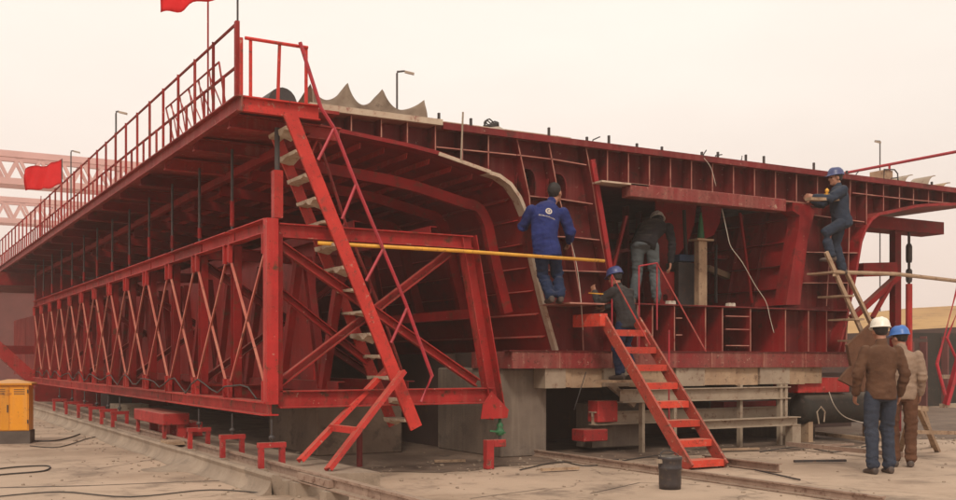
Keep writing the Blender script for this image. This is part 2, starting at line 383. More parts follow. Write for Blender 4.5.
# boxy red stand on the plinth
t = thing('steel_stand', 'boxy red steel stand on the plinth below the left truss', 'stand', (3.75, 16.0, .19))
mb = MB(); mb.box((3.58, 15.1, .40), (3.95, 17.0, .57)); mb.build('top_beam', M['bracket'], t, bevel=.01)
for yy in (15.2, 16.9):
    mb = MB(); mb.box((3.80, yy-.05, .192), (3.92, yy+.05, .399)); mb.build('leg', M['bracket'], t); mb = MB(); mb.box((3.60, yy-.05, .21), (3.64, yy+.05, .399)); mb.build('leg', M['bracket'], t)
mb = MB(); mb.box((3.82, 15.7, .192), (4.3, 16.4, .399)); mb.build('pedestal', M['bracket'], t)
mb = MB(); mb.box((3.43, 14.2, .19), (3.72, 14.6, .235)); o = mb.build('timber_block', M['wood']); o['label'] = 'short timber offcut lying on the plinth beside the boxy red stand'; o['category'] = 'timber block'

# ------------------------------------------------------------------ left formwork truss
XT = 3.75; BAY = 1.45; NB = 13; Y0 = 11.0
ZT, ZB = 2.79, .80
t = thing('formwork_truss', 'long red lattice truss carrying the left wing of the girder', 'truss', (XT, Y0, .7))
for i in range(NB):
    a, b = Y0 + i*BAY + .03, Y0 + (i+1)*BAY - .03
    mb = MB(); mb.chan((XT, a, ZT), (XT, b, ZT), .12, .16, up=(0,0,1), flip=-1); mb.build('top_chord', M['truss'], t)
for i in range(0, NB, 3):
    a, b = Y0 - .05 + i*BAY + .02, Y0 - .05 + min(i+3, NB)*BAY - .02
    mb = MB(); mb.ibeam((XT, a, ZB), (XT, b, ZB), .17, .15, .016); mb.build('bottom_chord', M['truss'], t)
for i in range(NB+1):
    y = Y0 + i*BAY
    mb = MB(); mb.chan((XT+.07, y, ZB+.08), (XT+.07, y, ZT-.09), .10, .13, up=(0,1,0)); mb.build('post', M['truss_dark'], t)
    for z0, z1 in ((ZT-.30, ZT-.083), (ZB+.077, ZB+.30)):
        mb = MB()
        for s in (-1, 1):
            if (i == 0 and s < 0) or (i == NB and s > 0): continue
            w = .035
            mb.box((XT-.062, y+s*.10-w/2, z0), (XT-.012, y+s*.10+w/2, z1))
        mb.box((XT-.03, y-.09, z0+.02), (XT-.013, y+.09, z1-.012))
        mb.build('gusset', M['truss'], t)
for i in range(NB):
    y = Y0 + i*BAY
    for s, xo in ((1, -.045), (-1, -.030)):
        p = V((XT+xo, y+.10 if s > 0 else y+BAY-.10, ZT-.29)); q = V((XT+xo+random.uniform(-.006,.006), y+BAY-.12 if s > 0 else y+.12, ZB+.29))
        mb = MB(); mb.angle(p, q, .027 if s > 0 else .024, .009, up=(1,0,0), flip=s); mb.build('brace', M['lattice'], t)
    # inner braces, set back
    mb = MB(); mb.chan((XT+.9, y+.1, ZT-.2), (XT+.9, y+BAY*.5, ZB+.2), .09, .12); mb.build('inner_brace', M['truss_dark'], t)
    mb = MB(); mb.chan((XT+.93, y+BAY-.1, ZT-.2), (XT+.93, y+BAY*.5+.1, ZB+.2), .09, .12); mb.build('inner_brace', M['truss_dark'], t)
# cross frames behind each other
for i, y in enumerate([11.0, 13.9, 18.25, 22.6, 27.0]):
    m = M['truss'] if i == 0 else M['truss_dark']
    fr = thing('cross_frame', '', ''); 
    del fr['label'], fr['category']; fr.parent = t
    mb = MB()
    if i == 0: mb.bar((XT, y-.02, ZB+.05), (XT, y-.02, ZT+.07), .13, .13); mb.build('corner_post', m, fr)
    mb = MB(); mb.ibeam((XT+.09, y, ZT-.05), (6.25, y, ZT-.05), .12, .155); mb.build('upper_beam', m, fr)
    mb = MB(); mb.ibeam((XT+.09, y, ZB+.10), (6.55, y, ZB+.10), .13, .19); mb.build('lower_beam', m, fr)
    mb = MB(); mb.chan((6.2, y+.01, ZT+.02), (6.62, y+.01, .62), .15, .20, up=(1,0,0)); mb.build('inclined_post', m, fr)
    mb = MB(); mb.chan((XT+.10, y+.015, ZT-.2), (6.35, y+.015, 1.05), .08, .10); mb.build('diagonal', m, fr)
    mb = MB(); mb.chan((XT+.10, y+.10, ZB+.25), (6.0, y+.10, ZT-.18), .08, .09); mb.build('diagonal', m, fr)
    if i == 0:
        mb = MB(); mb.chan((XT+.10, y+.2, 2.15), (5.0, y+.2, 1.3), .07, .08); mb.build('diagonal', M['truss_dark'], fr)
        mb = MB(); mb.plate([(6.35,.62),(6.72,.62),(6.74,.72),(6.50,.95),(6.38,.80)], y-.075, y-.06); mb.build('foot_gusset', m, fr)
for xi, zi in ((4.7, ZB+.22), (5.6, ZB+.22), (4.9, ZT+.10), (5.9, ZT+.10), (6.45, 1.9)):
    mb = MB(); mb.chan((xi, 11.3, zi), (xi, 30, zi), .09, .12); mb.build('runner', M['truss_dark'], t)

mb = MB(); mb.box((3.9, 31.0, 0), (7.49, 31.2, 3.6)); mb.build('gap_panel', M['truss_dark'], t)  # added dark panel closing the bright gap behind the truss
for k in range(9):
    mb = MB(); mb.box((5.02+.004*(k%2), 13.0+3.7*k, ZB-.05), (5.05+.004*(k%2), 13.0+3.7*k+3.66, ZT+.12)); mb.build('side_panel', M['skin'], t)
# ------------------------------------------------------------------ walkway
YW0, YW1 = 10.8, 46
XO = 3.32
w = thing('walkway', 'long red cantilevered walkway with open railing along the left wing', 'walkway', (3.8, YW0, 3.95))
mb = MB(); mb.chan((XO+.03, YW0, 4.03), (XO+.03, YW1, 4.03), .07, .17, .014, flip=-1); mb.build('edge_beam', M['walk'], w)
mb = MB(); mb.chan((XO+.07, YW0+.03, 4.03), (4.25, YW0+.03, 4.03), .07, .165, .014, flip=1); mb.build('end_beam', M['ladder'], w)
mb = MB(); mb.box((XO+.07, YW0+.07, 4.05), (4.5, YW1, 4.085)); mb.build('deck_plate', M['walk'], w)
y = YW0 + .55; i = 0
while y < 34:
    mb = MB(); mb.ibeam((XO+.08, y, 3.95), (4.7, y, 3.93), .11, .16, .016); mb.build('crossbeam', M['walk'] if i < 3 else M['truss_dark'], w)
    y += 1.45; i += 1
mb = MB(); mb.chan((4.25, 11.2, 3.84), (4.25, 40, 3.84), .08, .1); mb.build('runner', M['truss_dark'], w)
XR = XO + .05; ZR = 4.91
rl = thing('railing', '', ''); del rl['label'], rl['category']; rl.parent = w; rl.location = V((XR, YW0, 4.1)) - w.location
mb = MB(); mb.tube([(XR, 10.95, ZR), (XR, 46, ZR)], .017, 6); mb.build('top_rail', M['walk'], rl)
mb = MB(); mb.tube([(XR, 10.95, 4.45), (XR, 46, 4.45)], .017, 6); mb.build('mid_rail', M['walk'], rl)
mb = MB(); mb.box((XR-.022, 10.93, 4.12), (XR+.022, 10.99, ZR+.02)); mb.build('corner_post', M['walk'], rl)
for k in range(1, 43):
    yy = 10.96 + .78*k
    mb = MB(); mb.angle((XR-.012, yy, 4.12), (XR-.012, yy, ZR), .034, .008, up=(0,1,0)); mb.build('rail_post', M['walk'], rl)
for k in range(42):
    yy = 10.96 + .78*k + .39
    mb = MB(); mb.angle((XR-.012, yy, 4.12), (XR-.012, yy, 4.44), .030, .008, up=(0,1,0)); mb.build('baluster', M['walk'], rl)
er = thing('end_railing', '', ''); del er['label'], er['category']; er.parent = w; er.location = V((3.4, YW0, 4.1)) - w.location
ye = YW0 + .04; ZE = 4.73
XE = 4.12
mb = MB(); mb.tube([(3.42, ye, ZE), (XE, ye, ZE)], .019, 6); mb.build('top_rail', M['ladder'], er)
for xx in (3.40, 3.50, 3.80, XE):
    mb = MB(); mb.angle((xx, ye, 4.12), (xx+(.02 if xx == 3.8 else 0), ye, ZE), .036, .009, up=(0,1,0)); mb.build('rail_post', M['ladder'], er)
mb = MB(); mb.angle((3.40, ye+.1, 4.12), (3.40, ye+.1, ZE), .036, .009, up=(0,1,0)); mb.build('rail_post', M['ladder'], er)
# screw jacks between truss and walkway
for i in range(NB+1):
    y = Y0 + i*BAY
    j = thing('screw_jack', ['thick orange-red screw jack above the front corner of the left truss', 'thin dark screw jack between the left truss and walkway'][i > 0], 'jack', (XT+.05, y+.05, ZT+.08), 'screw jacks between truss and walkway')
    if i == 0:
        mb = MB(); mb.box((XT+.05, y+.01, ZT+.09), (XT+.15, y+.11, 3.4)); mb.build('jack_body', M['ladder'], j)
        mb = MB(); mb.tube([(XT+.1, y+.06, 3.4), (XT+.1, y+.06, 3.87)], .03); mb.build('screw', M['dark'], j)
    else:
        mb = MB(); mb.tube([(XT+.02, y, ZT+.083), (XT+.02, y, 3.87)], .017, 6); mb.build('screw', M['dark'], j)
        mb = MB(); mb.tube([(XT+.02, y, ZT+.15), (XT+.02, y, 3.15+.1*math.sin(i*2))], .027, 8); mb.build('jack_body', M['truss_dark'], j)

# hose draped along the truss
mb = MB(); pts_ = []
for k in range(60):
    y_ = 11.2 + k*.3; pts_.append((XT-.085, y_, ZB+.10 + .16*abs(math.sin(k*.62)) + .03*math.sin(k*1.7)))
mb.tube(pts_, .010, 5); single(mb, 'air_hose', M['blackcable'], 'thin black hose draped in loops along the bottom of the left truss', 'hose', smooth=True)
# leaning steel frame on walkway
t = thing('folding_barrier', 'thin dark steel barrier frame leaning inside the walkway railing', 'frame', (3.55, 12.5, 4.1))
q = [at(219, 62, x=3.55), at(166, 108, x=3.6), at(176, 150, x=3.55), at(226, 108, x=3.5)]
mb = MB(); mb.tube([q[1], q[0], q[3]], .012, 6); mb.tube([q[1], q[2]], .012, 6); mb.tube([q[2], q[3]], .012, 6); mb.build('outer_frame', M['walk'], t)
for k in range(5):
    f = (k+.5)/5.5
    a = q[1].lerp(q[0], f); b = q[2].lerp(q[3], min(1, f+.14)); c = q[2].lerp(q[3], max(0, f-.05))
    mb = MB(); mb.tube([a, b], .009, 5); mb.build('bar', M['walk'], t)
    mb = MB(); mb.tube([a+V((.02,0,0)), c+V((.02,0,0))], .009, 5); mb.build('bar', M['walk'], t)

# ------------------------------------------------------------------ ladder 1
YL, YL2 = 10.78, 11.38
lp0, lp1 = at(289, 112, y=YL), at(416, 428, y=YL)
rp0, rp1 = at(283, 124, y=YL2), at(395, 432, y=YL2)
rp1 = V((lp1.x, YL2, lp1.z)); rp0 = V((lp0.x, YL2, lp0.z))
t = thing('access_ladder', 'steep red access ladder with mud-caked treads and crimson handrail', 'ladder', (lp1.x, YL, lp1.z))
mb = MB(); mb.chan(lp0, lp1, .06, .15, .012, up=(0,1,0)); 
def ladder_dir(a, b): return (b-a).normalized()
d1 = ladder_dir(lp0, lp1)
mb = MB(); mb.bar(lp0, lp1, .15, .035, up=(0,1,0)); mb.build('stringer', M['ladder'], t)
mb = MB(); mb.bar(rp0, rp1, .12, .035, up=(0,1,0)); mb.build('stringer', M['ladder'], t)
NT = 14
for k in range(NT):
    f = (k+.6)/NT; c = lp0.lerp(lp1, f)
    mb = MB(); n = 9; rng = random.Random(k)
    top = []; bot = []
    for i in range(n):
        yy = YL + .02 + (YL2 - YL - .04)*i/(n-1)
        g = .022 + .035*rng.random() + (.07 if (i in (2,3) and k % 3 == 0) else 0) + (.04 if i > 5 and k % 4 == 1 else 0)
        top.append((yy, c.z+.004*rng.random())); bot.append((yy, c.z - g))
    A = [[mb.bm.verts.new((c.x-.10, a, b)) for a, b in top], [mb.bm.verts.new((c.x+.10, a, b)) for a, b in top],
         [mb.bm.verts.new((c.x+.04, a, b)) for a, b in bot], [mb.bm.verts.new((c.x-.09, a, (c.z + b)/2-.01)) for a, b in bot]]
    for i in range(n-1):
        for r in range(4): mb.bm.faces.new((A[r][i], A[(r+1)%4][i], A[(r+1)%4][i+1], A[r][i+1]))
    mb.bm.faces.new([A[r][0] for r in range(4)]); mb.bm.faces.new([A[r][-1] for r in range(4)][::-1])
    mb.build('tread', M['tread'], t)
for yy, pts, st, r, mm in ((YL-.03, [(300,42),(321,108),(334,128),(356,184),(405,302),(432,376),(421,402)], [((334,128),(318,160)),((356,184),(342,219)),((383,249),(366,281)),((407,308),(391,343))], .021, 'rail'),
                       (YL2+.02, [(296,130),(318,138),(345,222),(383,315),(402,372),(399,398)], [((318,138),(304,170)),((345,222),(333,250)),((372,288),(360,318))], .017, 'walk')):
    mb = MB(); mb.tube([at(a, b, y=yy) for a, b in pts], r, 6); mb.build('handrail', M[mm], t)
    for a, b in st:
        mb = MB(); mb.tube([at(*a, y=yy), at(*b, y=yy)], r*.85, 6); mb.build('handrail_strut', M[mm], t)
# prop at the ladder foot
t = thing('ladder_prop', 'short sloping red two-legged prop below the steep ladder', 'prop', (4.05, 10.4, .2))
a0, a1 = at(403, 372, y=10.62), at(328, 470, y=10.15)
b0, b1 = at(388, 368, y=11.15), at(300, 461, y=10.75)
mb = MB(); mb.chan(a0, a1, .05, .10, .012, up=(0,1,0)); mb.build('leg', M['ladder'], t)
mb = MB(); mb.chan(b0, b1, .05, .10, .012, up=(0,1,0)); mb.build('leg', M['ladder'], t)
ca, cb = a0.lerp(a1, .62), b0.lerp(b1, .66)
mb = MB(); mb.bar(ca, cb, .07, .07); mb.build('crossbar', M['ladder'], t)

# ------------------------------------------------------------------ girder
ZD = 4.37; CX = 11.0; XTIP = 4.55
g = thing('box_girder', 'huge dark red steel box girder with winged deck and open stiffened end', 'girder', (CX, 12, 1.0))
LC = [F(314,127), F(406,147), F(437,155), F(487,173), F(500,177), F(511,185), F(520,198), F(527,215), F(535,255), F(547,305), F(560,351)]
LC[0] = (XTIP, LC[0][1])
RCn = [(22-x, z) for x, z in LC]
# left end plate with manholes
def ell(cx, cz, rx, rz, n=20, p=2.6):
    out = []
    for i in range(n):
        a = 2*math.pi*i/n; c, s = math.cos(a), math.sin(a)
        out.append((cx + rx*abs(c)**(2/p)*(1 if c > 0 else -1), cz + rz*abs(s)**(2/p)*(1 if s > 0 else -1)))
    return out
YP = 12.2
IL = [F(622,352), F(600,240), F(592,182)]                 # inner edge of the left web
outer = LC + [IL[0], IL[1], IL[2], (IL[2][0], ZD-.03), (XTIP, ZD-.03)]
h1c, h2c = F(532,183), F(563,188)
holes = [ell(h1c[0], h1c[1], .15, .22), ell(h2c[0], h2c[1], .15, .22)]
mb = MB(); mb.plate([outer] + holes, YP, YP+.02); mb.build('end_plate', M['girder'], g)
for (cx, cz) in (h1c, h2c):
    o_ = ell(cx, cz, .15, .22); o2 = ell(cx, cz, .165, .235)
    mb = MB(); mb.plate([o2, o_], YP-.06, YP+.1); mb.build('manhole_rim', M['girder'], g)
# header plate
xa, xb = IL[2][0], F(850,200)[0]
ZH = 3.85
mb = MB(); mb.plate([(xa+.005, ZH), (xb, ZH), (xb, ZD-.03), (xa+.005, ZD-.03)], YP, YP+.02); mb.build('header_plate', M['girder'], g)
# right end plate
IR = [F(806,207), F(790,305)]; irx = IR[1][0]
rz0 = 1.46
outer = [(xb+.005, ZD-.03), (22-XTIP, ZD-.03)] + RCn + [(irx, LC[-1][1]), (irx, IR[1][1]), (IR[0][0], ZH-.02), (xb+.005, ZH-.02)]
mb = MB(); mb.plate([outer], YP, YP+.02); mb.build('end_plate', M['girder'], g)
# bottom box back plate
mb = MB(); mb.plate([(IL[0][0]-.25, 1.45), (irx+.0, 1.45), (irx, 2.12), (IL[0][0]-.25, 2.12)], 12.75, 12.77); mb.build('lower_plate', M['girder'], g)
# contour flanges (bent plate round the outline)
mb = MB(); mb.strip(LC[:4], 11.97, YP, .05); mb.build('outline_flange', M['girder_hot'], g)
mb = MB(); mb.strip([LC[0]] and [(LC[2][0], LC[2][1]-.012), (LC[3][0]+.02, LC[3][1]-.012)], 11.94, 11.968, .045); mb.build('outline_flange', M['edge_pale'], g)
mb = MB(); mb.strip(LC[3:8], 12.02, YP, .05); mb.build('outline_flange', M['edge_pale'], g)
mb = MB(); mb.strip(LC[7:9], 11.95, YP, .06); mb.build('outline_flange', M['girder'], g)
mb = MB(); mb.strip(LC[8:], 12.1, YP-.002, .05); mb.build('outline_flange', M['edge_pale'], g)
mb = MB(); mb.strip([(x, z) for x, z in RCn][::-1], 11.97, YP, .05); mb.build('outline_flange', M['girder_hot'], g)
# deck
mb = MB(); mb.box((XTIP, 11.96, ZD-.028), (22-XTIP, 46, ZD)); mb.build('deck_plate', M['edge'], g)
mb = MB(); mb.box((F(440,110)[0], 11.90, ZD-.075), (22-XTIP, 11.958, ZD+.012)); mb.build('deck_edge', M['girder'], g)
mb = MB(); mb.box((XTIP, 11.90, ZD-.03), (F(440,110)[0]-.01, 11.958, ZD+.045)); mb.build('deck_edge', M['edge_pale'], g)
# header flange & ribs
mb = MB(); mb.box((xa, 11.95, ZH-.02), (IR[0][0]+.05, YP, ZH)); mb.build('header_flange', M['edge'], g)
def under(x):
    C = LC if x < CX else RCn[::-1]
    for (x0, z0), (x1, z1) in zip(C, C[1:]):
        if x0 <= x <= x1: return z0 + (z1-z0)*(x-x0)/(x1-x0+1e-9)
    return 1.46
def rib(p, q, t=.012, y0=11.985, y1=YP, m='girder', name='stiffener'):
    """flat stiffener standing out from the end plate between two x-z points"""
    (x0, z0), (x1, z1) = p, q
    d = V((x1-x0, z1-z0)); 
    if d.length < .02: return
    d.normalize(); n = V((-d.y, d.x))*t/2
    mb = MB(); mb.plate([(x0-n.x, z0-n.y), (x1-n.x, z1-n.y), (x1+n.x, z1+n.y), (x0+n.x, z0+n.y)], y0+.012, y1)
    o = mb.build(name, M[m], g)
    mb = MB(); e = n*1.25
    mb.plate([(x0-e.x, z0-e.y), (x1-e.x, z1-e.y), (x1+e.x, z1+e.y), (x0+e.x, z0+e.y)], y0, y0+.0115)
    mb.build('highlight_edge', M['edge'], o)  # pale strip: the rib's edge highlight put into colour
for px in range(607, 850, 21):
    x = F(px, 160)[0]; rib((x, ZH+.003), (x, ZD-.03))
for px in (321, 351, 381, 407, 435, 462):
    x = F(px, 150)[0]
    if x > XTIP: rib((x, under(x)+.055), (x, ZD-.03))
def v_at(px, y_top, pts):   # rib following several points
    P = [F(px, y_top)] + [F(a, b) for a, b in pts]
    P[0] = (P[0][0], ZD-.03)
    for a, b in zip(P, P[1:]): rib(a, b)
v_at(488, 135, [(488,170)])
v_at(516, 137, [(529,196), (530,213)])
v_at(548, 140, [(558,195), (570,240), (581,303), (583,351)])
v_at(585, 147, [(592,182), (601,240), (612,296), (622,350)])
def h_row(pts):
    P = [F(a, b) for a, b in pts]
    for a, b in zip(P, P[1:]): rib(a, b)
h_row([(436,147), (516,155)]); h_row([(517,155), (550,159)]); h_row([(551,159), (586,165)])
h_row([(529,196), (559,199)]); h_row([(560,199), (592,204)])
h_row([(534,236), (569,237)]); h_row([(571,237), (599,240)])
h_row([(540,270), (575,271)]); h_row([(577,271), (606,272)])
h_row([(581,303), (612,304)])
# standing ledge for the worker
mb = MB(); a = F(547,304); b = F(581,304); mb.box((a[0], 11.45, a[1]-.02), (b[0], YP, a[1])); mb.build('ledge', M['edge'], g)
# strong inclined post on the left side of the opening
mb = MB(); mb.bar(V((F(590,160)[0], 11.95, F(590,160)[1])), V((F(618,330)[0], 11.95, F(618,330)[1])), .075, .05, up=(0,1,0)); mb.build('opening_post', M['girder_hot'], g)
mb = MB(); a = F(590,182); b = F(628,186); mb.box((a[0]-.0, 11.72, ZH-.06), (b[0]+.15, 11.94, ZH-.035)); mb.build('ledge', M['edge_pale'], g)
# right web
def seg_plate(name, pts, y0, y1, m): mb = MB(); mb.plate(pts, y0, y1); return mb.build(name, M[m], g)
seg_plate('opening_flange', [F(783,305), F(797,305), F(805,240), F(812,212), F(806,205), F(790,203), F(790,211), F(797,216), F(796,228), F(791,255)], 11.94, YP-.0, 'girder_hot')
h_row([(800,252), (859,253)]); h_row([(795,283), (853,283)]); h_row([(812,215), (864,222)])
P0 = F(832,182); P1 = F(826,306); rib((P0[0], ZH+.0), P1)
rib((F(850,180)[0], ZD-.03), F(846,345))
for px in (866, 883, 899, 913, 928, 942, 957, 972, 990):
    x = F(px, 190)[0]; rib((x, under(x)+.06), (x, ZD-.03))
x0 = F(852, 190)[0]; x1 = F(913, 190)[0]; rib((x0, 4.1), (x1, 4.1)); rib((x1, 4.1), (F(956,190)[0], 4.12))
# lower box
zf = 2.13
mb = MB(); mb.box((F(606,307)[0], 11.96, zf), (F(846,307)[0], 16.9, zf+.02)); mb.build('floor_plate', M['girder'], g)
for px in (612, 637, 652, 674, 705, 722, 750, 785, 808, 826):
    x = F(px, 330)[0]; rib((x, 1.462), (x, zf-.003), m='girder_hot', y1=12.748)
rib((F(845,350)[0]-.02, 1.455), (F(848,307)[0], zf), m='girder_hot')
for px0, px1, z in ((724,750,2.0),(724,750,1.8),(724,750,1.55),(674,683,1.95),(674,683,1.7)):
    rib((F(px0,330)[0]+.03, z), (F(px1,330)[0]-.03, z), m='girder_hot')
mb = MB(); mb.box((F(505,360)[0], 11.82, 1.215), (14.0, 12.9, 1.445)); mb.build('bottom_beam', M['blotch'], g)
for px in (560, 612, 662, 712, 764, 806):
    x = F(px, 360, 11.8)[0]; mb = MB(); mb.box((x, 11.808, 1.217), (x+.012, 11.82, 1.443)); mb.build('weld_seam', M['edge'], g)
mb = MB(); mb.box((F(505,360)[0]-.05, 11.80, 1.446), (14.05, 11.98, 1.46)); mb.build('bottom_flange', M['girder'], g)
# skins running back
YB = 44
for C, m in ((LC, 'skin'), (RCn[::-1], 'skin')):
    mb = MB(); mb.strip(C, YP+.02, YB, .02); mb.build('outer_skin', M[m], g)
mb = MB(); mb.box((LC[-1][0], 12.9, 1.43), (RCn[-1][0], YB, 1.45)); mb.build('bottom_skin', M['skin'], g)
# lengthwise ribs of left skin
def along(C, step, off=.0):
    out = []; acc = off
    for (x0, z0), (x1, z1) in zip(C, C[1:]):
        L_ = math.hypot(x1-x0, z1-z0); s = acc
        while s < L_:
            f = s/L_; out.append(((x0+(x1-x0)*f, z0+(z1-z0)*f), (x1-x0)/L_, (z1-z0)/L_)); s += step
        acc = s - L_
    return out
for (p, dx, dz) in along(LC, .33, .15):
    nx, nz = dz, -dx    # outward (down-left)
    if nx > 0 and nz > 0: nx, nz = -nx, -nz
    mb = MB(); h = .075
    q = (p[0]+nx*h, p[1]+nz*h)
    e = (dx*.006, dz*.006)
    a_ = [(p[0]-e[0], p[1]-e[1]), (p[0]+e[0], p[1]+e[1]), (q[0]+e[0], q[1]+e[1]), (q[0]-e[0], q[1]-e[1])]
    mb.plate(a_, YP+.05, YB); mb.build('skin_rib', M['truss'], g)
# curved support frames hugging the skin
def offset_curve(C, d):
    out = []
    for i in range(len(C)):
        a = V(C[max(i-1,0)]); b = V(C[min(i+1,len(C)-1)]); t_ = (b-a).normalized()
        out.append((C[i][0] + t_.y*d, C[i][1] - t_.x*d))
    return out
oc = offset_curve(LC[:10], .42)
oc = [(x, z) for x, z in oc]
oc[0] = (4.4, oc[0][1])
fs = thing('wing_support_frames', '', ''); 
bpy.data.objects.remove(fs)
for i in range(14):
    y = 12.2 + 1.45*i + (.25 if i == 0 else 0)
    mb = MB(); mb.strip(oc, y, y+.10, .14)
    o = mb.build('curved_bracket', M['truss_dark'])
    o['label'] = ['curved red bracket nearest the open end, following the left wing underside', 'curved red bracket farther back along the left wing underside'][i > 0]
    o['category'] = 'bracket'; o['group'] = 'curved brackets under the left wing'
# interior of the opening
mb = MB(); mb.plate([F(806,207), F(806,207), F(790,305), (F(790,305)[0]-.02, F(790,305)[1]), (F(806,207)[0]-.02, ZH-.02)][1:], YP+.02, 16.9); mb.build('inner_wall', M['girder_hot'], g)
ir0, ir1 = F(806,207), F(790,305)
for f in (.12, .36, .6, .84):
    x = ir0[0]+(ir1[0]-ir0[0])*f; z = ZH-.05+(ir1[1]-ZH+.05)*f
    mb = MB(); mb.box((x-.13, YP+.03, z), (x-.02, 16.8, z+.015)); mb.build('wall_stiffener', M['girder_hot'], g)
for y in (12.75, 13.35, 13.95, 14.6, 15.3, 16.1):
    mb = MB(); mb.plate([(ir0[0]-.09, ZH-.03), (ir0[0]-.02, ZH-.03), (ir1[0]-.03, ir1[1]), (ir1[0]-.10, ir1[1])], y, y+.015); mb.build('wall_stiffener', M['girder'], g)
mb = MB(); mb.box((F(600,307)[0]-.3, 16.9, zf+.02), (ir0[0], 16.93, ZH+.3)); mb.build('rear_diaphragm', M['girder'], g)
mb = MB(); mb.box((F(592,182)[0]-.1, YP+.03, ZH+.25), (ir0[0], 16.9, ZH+.27)); mb.build('ceiling_plate', M['girder'], g)
mb = MB(); mb.plate([(F(592,182)[0], ZH+.25), (F(592,182)[0]-.02, ZH+.25), (F(616,307)[0]-.22, zf+.02), (F(616,307)[0]-.2, zf+.02)], YP+.03, 16.9); mb.build('inner_wall', M['girder'], g)
# inner curved gusset, at y 13.4
def I(px, py, y=13.4): return F(px, py, y)
mb = MB(); mb.plate([I(656,196), I(697,202), I(694,225), I(688,243), I(677,256), I(668,275), I(664,303), I(650,303), I(655,262)], 13.4, 13.43); mb.build('inner_gusset', M['girder_hot'], g)
mb = MB(); mb.plate([I(702,203), I(722,206), I(720,222), I(714,235), I(702,240)], 13.4, 13.43); mb.build('inner_gusset', M['rail'], g)
mb = MB(); mb.bar(at(712,257,y=13.6), at(752,258,y=13.6), .08, .06); mb.build('inner_brace', M['girder_hot'], g)
mb = MB(); mb.bar(at(707,268,y=13.5), at(740,281,y=13.5), .1, .1); mb.build('inner_brace', M['wood'], g)
mb = MB(); mb.bar(at(740,213,y=12.7), at(752,303,y=12.7), .035, .035); mb.build('inner_brace', M['girder_hot'], g)
mb = MB(); mb.bar(at(626,216,y=12.5), at(613,268,y=12.5), .05, .04); mb.build('inner_brace', M['girder_hot'], g)
mb = MB(); mb.bar(at(605,254,y=13.0), at(628,250,y=13.0), .05, .05); mb.build('inner_brace', M['girder'], g)
for px, yy in ((628,14.2),(641,14.6),(660,14.9),(716,14.2),(728,14.6),(742,14.9)):
    c = at(px, 300, y=yy); mb = MB(); mb.box((c.x, yy, zf+.021), (c.x+.02, yy+.16, ZH+.1)); mb.build('inner_rib', M['girder_hot'], g)
for z_, yy in ((2.5,14.4),(2.95,14.5),(3.4,14.45)):
    mb = MB(); mb.box((F(612,300,12.4)[0], yy, z_), (ir1[0]-.3, yy+.03, z_+.10)); mb.build('inner_stringer', M['girder'], g)
mb = MB(); mb.box((F(612,300,12.4)[0], 15.0, zf+.021), (ir1[0]-.2, 15.02, 3.3)); mb.build('inner_diaphragm', M['girder'], g)
mb = MB(); mb.tube([at(684,210,y=13.2), at(686,255,y=13.2)], .03, 8); mb.build('inner_pipe', M['dark'], g); mb = MB(); mb.tube([at(716,245,y=13.3), at(716,303,y=13.3)], .025, 8); mb.build('inner_pipe', M['dark'], g)
# beam hung below the header
xh0, xh1 = F(625,190,11.85)[0], F(780,190,11.85)[0]
mb = MB(); mb.box((xh0, 11.72, 3.63), (xh1, 11.93, 3.82)); o = mb.build('hung_beam', M['blotch'], g, bevel=.008)
mb = MB()
# bolts on the deck edge
for px in (437, 469, 547, 585, 607, 635, 660, 700, 716, 744, 762, 812, 845, 930):
    x = F(px, 120)[0]
    mb = MB(); mb.box((x, 11.96, ZD), (x+.028, 11.99, ZD+.08+.06*((px*7) % 5)/4)); mb.build('deck_stud', M['dark'], g)
for px, L_, tl in ((594,.18,.9),(717,.16,1.2),(858,.12,.7),(743,.1,.3),(705,.15,.5),(893,.2,1.3)):
    x = F(px, 140)[0]
    mb = MB(); mb.tube([(x, 12.05, ZD), (x+.02, 12.05, ZD+.07), (x+math.sin(tl)*L_, 12.05, ZD+.07+math.cos(tl)*L_*.5)], .009, 5); mb.build('bent_rebar', M['dark'], g)
# underside cap box of right wing (formwork beam)
t = thing('wing_form', 'red formwork beam and posts under the right wing of the girder', 'formwork', (15.6, 13, .0))
mb = MB(); a = at(868,222,y=12.9); b = at(944,222,y=12.9); mb.box((a.x, 12.9, 3.72), (b.x, 13.4, 3.95)); mb.build('form_beam', M['truss_dark'], t)
mb = MB(); mb.box((F(893,200,13.0)[0], 12.95, 0), (F(899,200,13.0)[0], 13.08, 3.719)); mb.build('post', M['truss_dark'], t)
mb = MB(); c = at(909, 300, y=13.0); mb.tube([(c.x, 13.0, 0), (c.x, 13.0, 2.75)], .06, 10); mb.build('pipe_post', M['truss'], t)
mb = MB(); mb.tube([(c.x, 13.0, 2.75), (c.x, 13.0, 3.72)], .025, 8)
mb.lathe([(.05,0),(.06,.05),(.06,.3),(.04,.35)], (c.x, 13.0, 3.15), 10); mb.lathe([(.05,0),(.06,.05),(.06,.22),(.04,.25)], (c.x, 13.0, 2.78), 10); mb.build('turnbuckle', M['dark'], t)
mb = MB(); mb.bar(at(860,270,y=12.95), at(894,269,y=12.95), .16, .24); mb.build('crossbeam', M['truss_dark'], t)
mb = MB(); mb.bar(at(898,276,y=12.90), at(852,318,y=12.90), .10, .12, up=(0,1,0)); mb.build('brace', M['truss_dark'], t)
mb = MB(); mb.bar(at(893,281,y=12.86), at(872,318,y=12.86), .06, .07, up=(0,1,0)); mb.build('brace', M['truss_dark'], t)
mb = MB(); mb.tube([at(832,272,y=11.6), at(895,274,y=11.6), at(905,275,y=11.6), at(975,283,y=11.6)], .033, 8)
single(mb, 'scaffold_pipe', M['wood'], 'long brown scaffold pipe crossing under the right wing', 'pipe')
